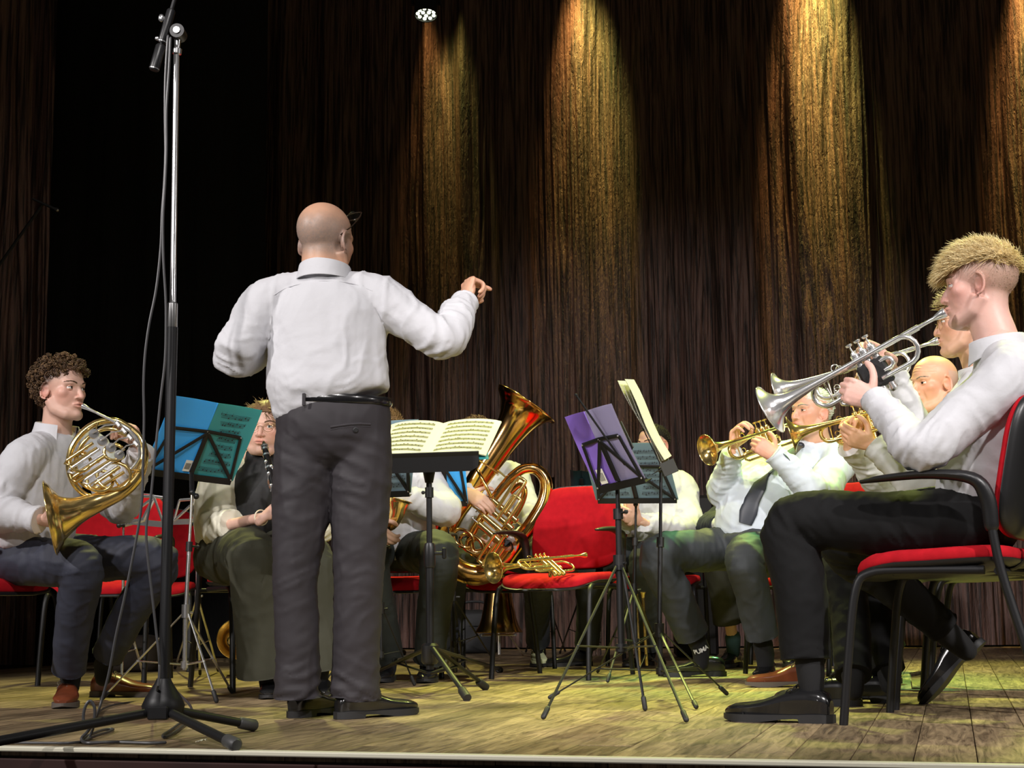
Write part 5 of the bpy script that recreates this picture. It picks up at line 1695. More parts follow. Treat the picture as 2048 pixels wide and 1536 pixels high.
# ------------------------------------------------------------------ the people
def figure(label, J, skin, headcfg, shirt, trousers, hands=(), shoes=(), vox=1.0, group=None, cfg_sock=True):
    """one person: body (head, hands and slim core in one mesh), clothes and shoes as its children"""
    J = {k: V3(P(*v)) if k != 'spine' else V3(v) for k, v in J.items()}
    group = group or 'players and conductor of the band'
    root = (J['pelvis'][0], J['pelvis'][1], 0)
    t = thing('person', label, 'person', root, group)
    hc = headcfg
    HM = frame(J['head'], z=hc.get('up', (0, 0, 1)), y=hc['fwd']); s = hc.get('s', 1.0)
    parts = [head(HM, J['neck'], skin, s, voxel=.0028 * vox, scalp=hc.get('scalp'), neckr=hc.get('neckr', .056), jaw=hc.get('jaw', 1), nose=hc.get('nose', 1), beard=hc.get('beard'), age=hc.get('age', 0))]
    parts.append(core(J, skin))
    for h in hands:
        parts.append(hand(V3(P(*h['at'])), h['d'], h['n'], h['side'], h.get('curl', (45, 50, 25)), h.get('thumb'), h.get('s', 1.0), skin=np.array(skin) * h.get('tone', 1.0), voxel=.0026 * vox, fingers=h.get('fingers')))
    body = obj('body', joinbody(parts), SKIN, t, sharp=None, col=True)
    # trousers
    m = MB(); lat = J['hip_r'] - J['hip_l']; lat = unit(lat * [1, 1, .2])
    tr = trousers
    for c, w_, d_ in [tr['waist']]:
        c = V3(P(*c))
        mid = (J['hip_l'] + J['hip_r']) / 2
        torso_tube(m, [(c, w_, d_), (c * .5 + mid * .5, w_ * 1.03, d_ * 1.05), (mid, w_ * 1.0, d_ * 1.0)], lat, lat)
        m.ball(mid, (w_ * .98, d_ * .95, d_ * .8), M=frame((0, 0, 0), x=lat, y=np.cross([0, 0, 1], lat)).to_3x3(), seg=20)
    spots, hems = [], []
    for q in 'lr':
        r = tr['r' + q] if 'r' + q in tr else tr['r']
        hp, kn, an = J['hip_' + q], J['kn_' + q], J['an_' + q]
        cu = V3(P(*tr['cuff_' + q])) if 'cuff_' + q in tr else an
        bend = unit(unit(kn - hp) + unit(kn - cu)) * (.012 if tr.get('sit', True) else 0)
        ext = unit(cu - kn)
        limb(m, [hp, hp * .5 + kn * .5, kn + bend, kn * .5 + cu * .5, cu, cu + ext * .05], list(r) + [r[-1]], seg=18, caps='flat')
        m.ball(hp, r[0] * .99, seg=20); hems.append((cu, ext, .17))
        sit = tr.get('sit', True)
        spots += [(kn, unit(cu - hp), .13, .006 if sit else .003, .034), (hp * .75 + kn * .25, unit(kn - hp), .15, .006, .05), (cu, unit(cu - kn), .10, tr.get('break', .004), .036), (hp * .4 + kn * .6, unit(kn - hp) + V3((.5, .3, 0)), .16, .004, .07), (kn * .5 + cu * .5, unit(cu - kn) + V3((.4, .3, 0)), .15, .003, .06)]
    tro = cloth('trousers', m, tr['mat'], t, .0085 * vox, 5, spots, tr.get('fold', .0028), seed=int(abs(root[0]) * 90), drape=(8, 8, 3), hems=hems)
    # shirt
    m = MB(); sh = shirt; lat1 = J['sh_r'] - J['sh_l']
    rings = [(V3(P(*c)), w_, d_) for c, w_, d_ in sh['rings']]
    torso_tube(m, rings, sh.get('lat0', lat), unit(lat1), 5)
    spots, hems = [], []
    ne = rings[-1][0]; pit = rings[len(rings) // 2][0]
    for q in 'lr':
        S, E, Wr = J['sh_' + q], J['el_' + q], J['wr_' + q]
        rs, rm, re, rf, rc = sh['sl']
        cut = sh.get('sleeve', 1.0)
        W2 = E + (Wr - E) * cut
        ax_ = unit(W2 - E); top_ = V3(sh['rings'][-2][0]) if False else ne
        limb(m, [ne - [0, 0, .045], ne * .5 + S * .5 - [0, 0, .012], S, S * .5 + E * .5, E, E * .45 + W2 * .55, W2, W2 + ax_ * .04], [.050, rs * .84, rs, rm, re, rf, rc, rc], seg=18, caps='flat')
        hems.append((W2 + ax_ * .004, ax_, .12))
        spots += [(E, unit(unit(E - S) + unit(W2 - E)), .11, sh.get('crease', .008), .040), (S * .85 + pit * .15, unit(S - pit), .11, .006, .04), (E * .3 + W2 * .7, unit(W2 - E), .12, .006, .034), (S * .5 + E * .5, unit(E - S), .11, .004, .05)]
        if not sh.get('nocuff'):
            m.tube([W2 - ax_ * .06, W2 - ax_ * .05, W2 + ax_ * .04], [rc * .98, rc * 1.13, rc * 1.13], seg=18)
    spots += [(rings[0][0], unit(rings[1][0] - rings[0][0]), .16, .008, .05), (rings[1][0], unit(rings[2][0] - rings[0][0]), .2, .005, .06)]
    so = cloth('shirt' if not sh.get('name') else sh['name'], m, sh['mat'], t, .0075 * vox, 5, spots, sh.get('fold', .0040), seed=int(abs(root[1]) * 70), drape=(7, 7, 3), hems=hems)
    if sh.get('collar', True):
        ax = unit(J['head'] - J['neck']) * .5 + np.array(sh.get('cax', (0, 0, .5)))
        collar(J['neck'] + V3(sh.get('coff', (0, 0, -.012))), ax, sh.get('cfwd', hc['fwd']), sh.get('cr', .066), sh['mat'], so, h=sh.get('ch', .042), open_deg=sh.get('copen', 26))
    if cfg_sock:
        for q in 'lr':
            m = MB(); a = J['an_' + q]; m.tube([a + (J['kn_' + q] - a) * .14, a, a - [0, 0, .05]], [.044, .038, .031], seg=16, caps='round'); obj('sock', m, SOCK, t)
    for q in shoes:
        a = dict(q); heel, toe = a.pop('heel'), a.pop('toe')
        shoe(V3(heel), V3(toe), t, **a)
    return t, body, HM, tro, so, J


def gp(px, Y):
    q = P(px, 1300, Y); q.z = 0; return q


def vdir(heel, d, L):
    h = V3(heel); d = unit([d[0], d[1], d[2] if len(d) > 2 else 0]); return h, h + d * L


def sg_(x, w):
    return 1 / (1 + np.exp(-np.clip(x / w, -40, 40)))


# ---- conductor
Y = 4.62
hl, tl = vdir(G(583, 1436), (.5, .86), .29); hr, tr_ = vdir(G(672, 1438), (.80, .60), .30)
t, body, HM, tro, so, J = figure(
    'balding man in white shirt and charcoal trousers conducting, seen from behind',
    dict(head=(652, 484, Y), neck=(649, 548, Y - .01), sh_l=(533, 608, Y), sh_r=(764, 602, Y), el_l=(470, 712, Y - .06), wr_l=(572, 680, Y + .30), el_r=(886, 680, Y - .05), wr_r=(931, 604, Y + .10),
         pelvis=(667, 850, Y), hip_l=(612, 880, Y), hip_r=(722, 880, Y), kn_l=(591, 1150, Y), kn_r=(717, 1150, Y + .01), an_l=(598, 1372, Y + .10), an_r=(714, 1378, Y + .10)),
    (.66, .37, .24),
    dict(fwd=(.50, .86, -.02), up=(.04, 0, 1), s=1.07, neckr=.061, jaw=1.06, age=1,
         scalp=((.27, .215, .185), lambda v: .8 * (1 / (1 + np.exp((v[:, 2] - .062) / .012))) * (1 / (1 + np.exp((v[:, 1] - .035) / .012))) * sg_(v[:, 2] + .05, .008))),
    dict(mat=SHIRT, rings=[((662, 812, Y), .176, .125), ((659, 800, Y), .186, .138), ((657, 778, Y), .197, .150), ((656, 735, Y), .190, .145), ((656, 690, Y), .187, .138), ((655, 640, Y), .187, .128), ((652, 598, Y), .176, .112), ((651, 572, Y), .125, .09), ((649, 545, Y), .07, .07)],
         sl=(.076, .066, .062, .057, .041), lat0=(1, 0, 0), cfwd=(.25, .95, 0), cr=.073, ch=.046, fold=.0065, crease=.008),
    dict(mat=TROUSER, waist=((667, 806, Y), .181, .128), rl=[.100, .089, .070, .067, .063], rr=[.100, .0925, .078, .074, .072], sit=False, cuff_l=(596, 1394, Y + .03), cuff_r=(711, 1396, Y + .05), **{'break': .016}),
    hands=[dict(at=(927, 608, Y + .10), side='R', d=(.22, .35, .90), n=(.84, .42, -.30), curl=(84, 82, 40), fingers={0: (66, 10, 6), 1: (80, 74, 40)}, thumb=[(.5, .6, .6), (.6, .1, .8), (.5, -.2, .8)], s=1.05),
           dict(at=(580, 678, Y + .33), side='L', d=(.5, .6, .6), n=(.4, .3, -.8), curl=(35, 35, 20))],
    shoes=[dict(heel=hl, toe=tl, laces=True, cap=False, collar_h=1.0), dict(heel=hr, toe=tr_, cap=False)])
# belt with loop, pocket with button
bp_ = [V3(P(667 + 0, 806, Y)) + np.array([.187 * cos(a), .134 * sin(a), .004 * sin(a * 2)]) for a in np.linspace(0, 2 * pi, 49)[:-1]]
band(bp_, 1, .0135, .0035, [[cos(a), sin(a), 0] for a in np.linspace(0, 2 * pi, 49)[:-1]], 'belt', LEATHER, tro)
m = MB(); c = V3(P(620, 807, Y)) + [0, -.136, 0]; m.box(c - [0, 0, .006], (.011, .006, .040), bev=.002)
obj('belt_loop', m, TROUSER, tro)
dep = bpy.context.evaluated_depsgraph_get()


def on_surface(o, px, py, off=.0):
    """point and normal of an object's skin under a place of the photograph"""
    mw = o.matrix_world.copy()
    par = o
    loc = Vector((0, 0, 0))
    while par is not None:
        loc = loc + par.location; par = par.parent
    d = ray(px, py).normalized()
    ok, hit, nn, _ = o.ray_cast(CAM - loc, d)
    if not ok:
        return None
    return V3(hit + loc + nn * off), V3(nn)


bpy.context.view_layer.update()
pts = [on_surface(tro, x, y, .0005) for x, y in ((661, 854), (680, 851), (700, 848.5), (720, 847.5), (741, 848.5))]
if all(pts):
    m = MB(); m.tube([p for p, n in pts], [(.0042, .0022)] * 5, seg=8, ref=(0, 0, 1)); m.tube([p + [0, .002, -.008] for p, n in pts], [(.0020, .0018)] * 5, seg=6, ref=(0, 0, 1)); obj('pocket_welt', m, TROUSER, tro)
q = on_surface(tro, 711, 860)
if q:
    m = MB(); m.lathe([(.004, .0), (.0085, .0), (.0085, .003), (.006, .0042), (.0055, .003), (.001, .003)], 16, frame(q[0], z=q[1], x=(1, 0, 0))); obj('button', m, SOLE, tro)
pts = [on_surface(so, x, y, .0002) for x, y in ((545, 592), (570, 577), (600, 568), (640, 562), (680, 563), (715, 570), (745, 582))]
if all(pts):
    m = MB(); m.tube(catmull([p for p, n in pts], 4), [(.0014, .0009)] * 25, seg=6, ref=(0, 0, 1)); obj('yoke_seam', m, SHIRT, so)
# reading glasses pushed up on the forehead
m = MB()
L = lambda a: xf(HM, np.array(a, dtype=float) * 1.07)
for x in (-1, 1):
    rim = [(x * (.034 + .026 * np.sign(cos(a)) * abs(cos(a)) ** .6), .088 + .018 * sin(a), .098 + .017 * np.sign(sin(a)) * abs(sin(a)) ** .6) for a in np.linspace(0, 2 * pi, 25)[:-1]]
    m.tube(L(rim), .0017, seg=6, closed=True)
    m.tube(catmull(L([(x * .061, .088, .100), (x * .077, .06, .082), (x * .0795, .02, .045), (x * .080, -.012, .022), (x * .078, -.03, .008)]), 4), .0019, seg=6)
m.tube(L([(-.009, .090, .098), (0, .093, .101), (.009, .090, .098)]), .0016, seg=6)
gl = tag(obj('reading_glasses', m, mat('tortoise', (.03, .018, .012), .2)), 'dark-framed reading glasses pushed up on the conductor\'s bald head', 'glasses')
m = MB()
for x in (-1, 1):
    m.tube(L([(x * .034, .0875, .0985), (x * .034, .0885, .0985)]), [(.025 * 1.05, .016 * 1.05)] * 2, seg=18, ref=L([(1, 0, 0)])[0] - L([(0, 0, 0)])[0])
obj('lens', m, mat('lens_glass', (.9, .95, .9), .03, trans=1.0), gl)
# short stubble
tufts(HM, 1.07, 1500, lambda p: p[2] < .075 + .02 * vnoise(p[None] * 60, 1)[0] and p[2] > -.045 and p[1] < .035, lambda p: .0045, lambda p: (0, -.2, -1), ((.30, .26, .23), (.5, .46, .42)), .0005, body, 3)

# ---- horn player
Y = 5.42
h1, t1 = vdir(gp(140, 5.52), (.22, -.97), .285); h2, t2 = vdir(G(183, 1393), (.97, -.22), .30)
t, body, HM, tro, so, J = figure(
    'young man with brown curls in a white shirt and tan shoes, playing the horn',
    dict(head=(124, 782, Y), neck=(112, 872, Y + .02), sh_r=(48, 918, Y - .15), sh_l=(186, 905, Y + .17), el_r=(-12, 1022, Y - .22), wr_r=(78, 1040, Y - .28), el_l=(240, 1015, Y + .05), wr_l=(283, 905, Y - .17),
         pelvis=(62, 1105, Y + .02), hip_r=(38, 1118, Y - .08), hip_l=(90, 1112, Y + .10), kn_r=(160, 1135, Y - .22), kn_l=(314, 1124, Y + .02), an_r=(142, 1350, Y + .02), an_l=(207, 1330, Y + .30)),
    (.68, .42, .33),
    dict(fwd=(.90, -.44, .0), up=(-.04, 0, 1), s=1.0, jaw=.98, scalp=((.06, .032, .018), lambda v: sg_(v[:, 2] - (.035 + .9 * np.clip(v[:, 1] - .02, -.1, .1)), .006) * sg_(.062 - v[:, 1], .006) * sg_(v[:, 2] + .035, .006))),
    dict(mat=SHIRT, rings=[((64, 1096, Y), .172, .125), ((66, 1075, Y), .180, .140), ((70, 1020, Y), .185, .142), ((82, 960, Y + .01), .185, .132), ((98, 912, Y + .02), .165, .11), ((107, 888, Y + .02), .11, .088), ((112, 868, Y + .02), .066, .066)],
         sl=(.074, .066, .064, .054, .041), cfwd=(.8, -.6, 0), cr=.069, copen=34, coff=(.0, 0, .014), ch=.040),
    dict(mat=NAVY, waist=((64, 1086, Y), .172, .125), rr=[.092, .083, .074, .066, .060], rl=[.092, .083, .074, .066, .060], cuff_r=(138, 1340, Y + .0), cuff_l=(216, 1310, Y + .25), **{'break': .003}),
    hands=[dict(at=(84, 1040, Y - .28), side='R', d=(.9, -.1, -.15), n=(.15, .5, .85), curl=(25, 30, 15)),
           dict(at=(284, 898, Y - .18), side='L', d=(-.35, -.35, .85), n=(-.75, -.5, -.45), curl=(60, 55, 30), thumb=[(.6, .7, .3), (.7, .3, .7), (.5, -.2, .9)])],
    shoes=[dict(heel=h1, toe=t1, upper=TAN, sole=TANSOLE, cap=False), dict(heel=h2, toe=t2, upper=TAN, sole=TANSOLE, cap=False)])
face_bits(HM, body, 1.0, iris=(.05, .028, .015), brow=(.10, .055, .03), gaze=(-.25, .05), skin=(.68, .42, .33))
curls(HM, 1.0, 900, lambda p: (p[2] > .042 + .35 * max(0, p[1] - .02) or (p[1] < -.02 and p[2] > -.038)) and not (p[1] > .080 and p[2] < .06), lambda p: .0105 if p[2] > .05 else .008, ((.055, .030, .016), (.20, .115, .055)), body, 4, wire=.0019, out=.028)

# ---- clarinet player
Y = 6.05
hs_, ts_ = vdir(gp(538, 5.84), (.15, -.98), .24); hs2, ts2 = vdir(gp(640, 5.86), (.25, -.97), .24)
t, body, HM, tro, so, J = figure(
    'woman with glasses in an ivory jacket and wide dark trousers, playing clarinet',
    dict(head=(531, 858, Y - .05), neck=(513, 925, Y), sh_r=(447, 952, Y - .06), sh_l=(590, 950, Y + .12), el_r=(436, 1056, Y - .14), wr_r=(528, 1034, Y - .40), el_l=(640, 1050, Y - .05), wr_l=(590, 990, Y - .36),
         pelvis=(470, 1105, Y + .08), hip_r=(440, 1112, Y + .0), hip_l=(505, 1112, Y + .14), kn_r=(505, 1118, Y - .40), kn_l=(612, 1120, Y - .30), an_r=(535, 1345, Y - .30), an_l=(640, 1340, Y - .28)),
    (.70, .43, .34),
    dict(fwd=(-.06, -1, -.06), up=(.06, 0, 1), s=1.0, jaw=1.06, scalp=((.16, .09, .045), lambda v: ((v[:, 2] > .062) | (v[:, 1] < .0)) * (v[:, 2] > -.06) * 1.0)),
    dict(mat=CREAM, name='jacket', rings=[((462, 1085, Y + .05), .165, .115), ((464, 1050, Y + .04), .175, .125), ((470, 1000, Y + .03), .182, .125), ((485, 960, Y + .03), .172, .105), ((500, 938, Y + .02), .12, .08), ((510, 925, Y + .01), .06, .05)],
         sl=(.074, .070, .070, .062, .056), sleeve=.30, collar=False, nocuff=True, crease=.009),
    dict(mat=OLIVE, waist=((466, 1080, Y + .06), .172, .128), r=[.112, .105, .098, .100, .112], fold=.006),
    hands=[dict(at=(528, 1034, Y - .40), side='R', d=(.75, -.15, .55), n=(.5, .6, -.5), curl=(45, 45, 20), s=.93),
           dict(at=(592, 985, Y - .37), side='L', d=(-.6, -.1, .5), n=(-.3, .8, -.3), curl=(45, 45, 20), s=.93)],
    shoes=[dict(heel=hs_, toe=ts_, laces=False, cap=False, upper=LEATHER), dict(heel=hs2, toe=ts2, laces=False, cap=False, upper=LEATHER)])
face_bits(HM, body, 1.0, iris=(.10, .12, .10), brow=(.14, .08, .045), gaze=(-.12, .12), lid=.15, skin=(.70, .43, .34))
m = MB(); fb = np.array([.085, -.06, 0])
torso_tube(m, [(V3(P(*c)) + fb, w_, d_) for c, w_, d_ in [((470, 1090, Y + .05), .135, .115), ((474, 1040, Y + .03), .128, .112), ((480, 985, Y + .02), .120, .112), ((490, 945, Y + .02), .095, .09), ((487, 922, Y + .03), .066, .060), ((487, 906, Y + .03), .059, .056)]], (.85, .5, 0), (.85, .5, 0))
cloth('top', m, BLACKTOP, t, .008, 4, [(V3(P(510, 930, Y - .1)), (1, 0, 0), .12, .004, .018)], .003, 5)
haircap(HM, 1.0, lambda p: p[2] > .058 - .35 * max(0, abs(p[0]) - .03) or (p[1] < .02 and p[2] > -.06), .006, (.16, .09, .045), body, 2)
tufts(HM, 1.0, 3000, lambda p: p[2] > .056 - .35 * max(0, abs(p[0]) - .03) or (p[1] < .02 and p[2] > -.06), lambda p: .045, lambda p: (p[0] * 9, -.9 if p[1] < .05 else -.3, -.25), ((.10, .055, .028), (.36, .22, .11)), .0015, body, 5, lift=.12, curl=.16)
m = MB(); L = lambda a: xf(HM, np.array(a, dtype=float))
tufts(HM, 1.0, 420, lambda p: p[1] > .02 and abs(p[0]) > .035 and p[2] > .015, lambda p: .045, lambda p: (np.sign(p[0]), .0, -.9), ((.13, .07, .035), (.42, .27, .14)), .0008, body, 6, lift=.3, curl=.35)
for x in (-1, 1):
    m.tube(L([(x * .032 + .021 * cos(a), .093 - .004 * abs(cos(a)), -.004 + .0165 * sin(a)) for a in np.linspace(0, 2 * pi, 21)[:-1]]), .0009, seg=6, closed=True)
    m.tube(L([(x * .053, .089, .002), (x * .073, .05, .006), (x * .078, .0, .008)]), .0009, seg=6)
m.tube(L([(-.011, .093, -.002), (0, .0975, .002), (.011, .093, -.002)]), .0009, seg=6)
tag(obj('eyeglasses', m, mat('gold_wire', (.6, .42, .22), .25, 1.0)), 'thin wire-rimmed glasses worn by the clarinet player', 'glasses')
m = MB(); a = V3(J['wr_r']) ; d = unit(J['wr_r'] - J['el_r']); q1 = unit(np.cross(d, [0, 0, 1])); q2 = np.cross(d, q1)
m.tube([a - d * .02 + (q1 * cos(k) + q2 * sin(k)) * .0295 for k in np.linspace(0, 2 * pi, 25)[:-1]], .0028, seg=6, closed=True); obj('bracelet', m, mat('cream_cord', (.75, .68, .5), .6), body)

# ---- saxophone player
Y = 6.95
a1, b1 = vdir(gp(857, 6.86), (.0, -1), .29); a2, b2 = vdir(gp(780, 6.92), (-.1, -1), .29)
t, body, HM, tro, so, J = figure(
    'musician in white shirt hidden behind the pale folder, playing saxophone',
    dict(head=(772, 870, Y), neck=(780, 925, Y + .05), sh_r=(712, 950, Y + .05), sh_l=(848, 950, Y + .03), el_r=(690, 1030, Y - .08), wr_r=(745, 1050, Y - .28), el_l=(893, 1022, Y - .10), wr_l=(782, 985, Y - .24),
         pelvis=(785, 1090, Y + .12), hip_r=(752, 1098, Y + .1), hip_l=(818, 1098, Y + .1), kn_r=(735, 1118, Y - .36), kn_l=(878, 1112, Y - .38), an_r=(779, 1318, Y - .14), an_l=(858, 1322, Y - .20)),
    (.64, .40, .30),
    dict(fwd=(-.1, -1, -.1), s=1.0, scalp=((.25, .16, .08), lambda v: (v[:, 2] > .05) * 1.0)),
    dict(mat=SHIRT, rings=[((786, 1084, Y + .08), .185, .135), ((788, 1060, Y + .04), .192, .155), ((790, 1010, Y + .04), .19, .145), ((786, 965, Y + .05), .175, .12), ((782, 940, Y + .05), .11, .09), ((780, 920, Y + .05), .062, .062)],
         sl=(.074, .068, .068, .058, .043), fold=.006),
    dict(mat=BLACKCLOTH if False else mat('bottle_green_suiting', (.016, .020, .017), .7, bump=(6, .3, .012)), waist=((786, 1076, Y + .08), .185, .138), r=[.100, .095, .088, .078, .070], fold=.005),
    hands=[dict(at=(784, 985, Y - .24), side='L', d=(-.6, -.2, .1), n=(-.3, .8, -.2)), dict(at=(746, 1050, Y - .28), side='R', d=(.3, -.3, -.3), n=(.4, .8, 0))],
    shoes=[dict(heel=a1, toe=b1), dict(heel=a2, toe=b2)], vox=1.25)
haircap(HM, 1.0, lambda p: p[2] > .045 or (p[1] < 0 and p[2] > -.04), .008, (.2, .12, .055), body, 3)
tufts(HM, 1.0, 1300, lambda p: p[2] > .045 or (p[1] < 0 and p[2] > -.04), lambda p: .035, lambda p: (.3, .5, .0), ((.14, .08, .035), (.42, .28, .13)), .0016, body, 8, lift=.7)

# ---- tuba player
Y = 7.72
a1, b1 = vdir(gp(1074, 8.28), (.0, -1), .30); a2, b2 = vdir(gp(888, 8.0), (-.1, -1), .29)
NEON = mat('pale_sneaker', (.62, .66, .40), .6)
t, body, HM, tro, so, J = figure(
    'musician with frizzy brown hair behind the score, holding the tuba',
    dict(head=(953, 884, Y + .05), neck=(965, 935, Y + .1), sh_r=(898, 960, Y + .08), sh_l=(1030, 955, Y + .08), el_r=(868, 1035, Y - .05), wr_r=(936, 985, Y - .48), el_l=(1072, 1062, Y - .12), wr_l=(1016, 1092, Y - .44),
         pelvis=(985, 1095, Y + .18), hip_r=(955, 1102, Y + .15), hip_l=(1015, 1102, Y + .15), kn_r=(912, 1122, Y - .32), kn_l=(1074, 1122, Y - .30), an_r=(889, 1286, Y + .15), an_l=(1076, 1280, Y + .42)),
    (.62, .38, .29),
    dict(fwd=(.1, -1, -.1), s=1.0, scalp=((.09, .05, .03), lambda v: (v[:, 2] > .05) * 1.0)),
    dict(mat=SHIRT, rings=[((985, 1090, Y + .15), .18, .13), ((984, 1060, Y + .12), .185, .145), ((980, 1010, Y + .1), .185, .14), ((972, 968, Y + .1), .175, .12), ((968, 945, Y + .1), .11, .09), ((965, 928, Y + .1), .062, .062)],
         sl=(.074, .066, .064, .056, .042), fold=.005),
    dict(mat=NAVY, waist=((985, 1080, Y + .15), .178, .13), r=[.095, .088, .080, .070, .066]),
    hands=[dict(at=(936, 985, Y - .48), side='R', d=(.62, -.35, -.45), n=(.3, .75, -.55), curl=(22, 35, 22), spread=5, thumb=[(.4, .85, .1), (.7, .7, .1), (.95, .3, .1)]),
           dict(at=(1012, 1093, Y - .45), side='L', d=(-.95, -.15, -.05), n=(-.05, .75, .5), curl=(50, 55, 30))],
    shoes=[dict(heel=a1, toe=b1, upper=NEON, sole=SOLE, cap=False, laces=True), dict(heel=a2, toe=b2, upper=NEON, sole=SOLE, cap=False)], vox=1.25)
curls(HM, 1.0, 800, lambda p: p[2] > .03 and p[1] < .085 or (p[1] < -.01 and p[2] > -.03), lambda p: .012, ((.07, .040, .022), (.26, .16, .08)), body, 9, wire=.0014, out=.026)
m = MB(); a = V3(J['wr_l']); d = unit(J['wr_l'] - J['el_l']); q1 = unit(np.cross(d, [0, 1, 0])); q2 = np.cross(d, q1)
m.tube([a + d * .012 + (q1 * cos(k) * 1.1 + q2 * sin(k)) * .031 for k in np.linspace(0, 2 * pi, 25)[:-1]], [(.003, .009)] * 24, seg=8, closed=True, ref=[(q1 * cos(k) + q2 * sin(k)) for k in np.linspace(0, 2 * pi, 25)[:-1]])
m.lathe([(.001, .008), (.016, .008), (.018, .004), (.018, 0)], 18, frame(a + d * .012 + [0, -.034, .012], z=(0, -1, .4), x=(1, 0, 0))); obj('wristwatch', m, LEATHER, body)

# ---- man behind the grey folder
Y = 8.05
a1, b1 = vdir(gp(1182, 8.18), (-.85, -.5), .30); a2, b2 = vdir(gp(1300, 8.1), (-.5, -.85), .30)
t, body, HM, tro, so, J = figure(
    'dark-haired man in a pale shirt in the back row, face half hidden by pages',
    dict(head=(1306, 892, Y), neck=(1318, 945, Y + .03), sh_r=(1262, 972, Y - .02), sh_l=(1366, 975, Y + .05), el_r=(1222, 1050, Y - .15), wr_r=(1262, 1035, Y - .35), el_l=(1378, 1060, Y - .12), wr_l=(1282, 1045, Y - .33),
         pelvis=(1325, 1095, Y + .12), hip_r=(1298, 1102, Y + .1), hip_l=(1350, 1102, Y + .1), kn_r=(1186, 1122, Y - .2), kn_l=(1290, 1125, Y - .36), an_r=(1174, 1288, Y + .1), an_l=(1300, 1290, Y - .05)),
    (.62, .37, .27),
    dict(fwd=(-.72, -.69, -.02), s=1.02, scalp=((.02, .015, .012), lambda v: np.clip(.95 * ((v[:, 2] > .075 - .55 * np.clip(.06 - v[:, 1], -.03, .2)) & (v[:, 2] > -.035)), 0, 1))),
    dict(mat=SHIRT, rings=[((1325, 1090, Y + .1), .185, .135), ((1325, 1065, Y + .06), .195, .16), ((1325, 1015, Y + .06), .19, .145), ((1322, 975, Y + .05), .175, .12), ((1320, 955, Y + .04), .11, .09), ((1318, 938, Y + .03), .064, .064)],
         sl=(.078, .074, .076, .062, .043), fold=.007, crease=.012),
    dict(mat=GREY, waist=((1325, 1080, Y + .1), .185, .135), r=[.098, .092, .082, .072, .066], fold=.004),
    hands=[dict(at=(1260, 1035, Y - .35), side='R', d=(.2, -.3, .9), n=(.6, .7, .1)), dict(at=(1280, 1043, Y - .33), side='L', d=(-.7, -.4, .3), n=(-.3, .7, .3))],
    shoes=[dict(heel=a1, toe=b1), dict(heel=a2, toe=b2)], vox=1.25)
face_bits(HM, body, 1.02, brow=(.02, .014, .01), gaze=(-.1, .0), skin=(.62, .37, .27))
haircap(HM, 1.02, lambda p: p[2] > .07 - .55 * min(.2, max(-.03, .06 - p[1])) and p[2] > -.035, .003, (.02, .016, .013), body, 4, .002)
tufts(HM, 1.02, 1300, lambda p: p[2] > .07 - .55 * min(.2, max(-.03, .06 - p[1])) and p[2] > -.035, lambda p: .014, lambda p: (0, .2, .3), ((.012, .010, .009), (.05, .04, .035)), .0012, body, 10)

# ---- cornet player in tie
Y = 6.72
a1, b1 = vdir(G(1452, 1352), (-.96, .05), .31); a2, b2 = vdir(gp(1537, 6.58), (-.30, -.95), .30)
BLUESTRIPE = mat('pale_blue_stripe', (.60, .66, .74), .75, bump=(8, .35, .012))
t, body, HM, tro, so, J = figure(
    'stout grey-haired man in pale shirt, dark tie and slate trousers playing cornet',
    dict(head=(1622, 826, Y + .02), neck=(1633, 892, Y + .06), sh_r=(1538, 925, Y + .18), sh_l=(1676, 925, Y - .06), el_r=(1446, 985, Y + .05), wr_r=(1464, 905, Y - .14), el_l=(1640, 990, Y - .34), wr_l=(1548, 908, Y - .36),
         pelvis=(1520, 1088, Y + .05), hip_r=(1482, 1092, Y + .10), hip_l=(1545, 1098, Y - .05), kn_r=(1318, 1112, Y - .20), kn_l=(1492, 1118, Y - .45), an_r=(1402, 1300, Y - .02), an_l=(1530, 1310, Y - .28)),
    (.66, .36, .25),
    dict(fwd=(-.88, -.46, .02), up=(.10, 0, 1), s=1.04, jaw=1.08, neckr=.066, age=1, scalp=((.62, .62, .56), lambda v: (v[:, 2] > .05) * (v[:, 1] < .06) * .9)),
    dict(mat=BLUESTRIPE, rings=[((1512, 1080, Y + .05), .185, .150), ((1514, 1058, Y + .02), .200, .185), ((1528, 1010, Y + .02), .205, .190), ((1560, 960, Y + .04), .195, .155), ((1595, 925, Y + .05), .165, .115), ((1618, 905, Y + .06), .10, .085), ((1631, 890, Y + .06), .068, .068)],
         sl=(.082, .076, .072, .060, .043), cfwd=(-.85, -.5, .1), cr=.074, fold=.005, crease=.010),
    dict(mat=GREY, waist=((1500, 1054, Y + .02), .196, .176), rl=[.100, .094, .084, .076, .070], rr=[.100, .094, .084, .078, .076], fold=.005, cuff_r=(1384, 1268, Y - .04), cuff_l=(1524, 1272, Y - .34)),
    hands=[dict(at=(1552, 912, Y - .36), side='L', d=(-.78, .12, .58), n=(.15, .75, -.1), curl=(50, 50, 30), thumb=[(.5, .8, .3), (.75, .5, .5), (.8, .2, .5)]),
           dict(at=(1466, 898, Y - .12), side='R', d=(.12, -.30, .92), n=(.62, -.5, -.3), curl=(42, 50, 25), thumb=[(.5, .7, .4), (.8, .3, .5), (.9, 0, .4)])],
    shoes=[dict(heel=a1, toe=b1), dict(heel=a2, toe=b2)], vox=1.15, cfg_sock=False)
face_bits(HM, body, 1.04, brow=(.4, .38, .34), gaze=(-.1, .0), lid=.75, skin=(.66, .36, .25))
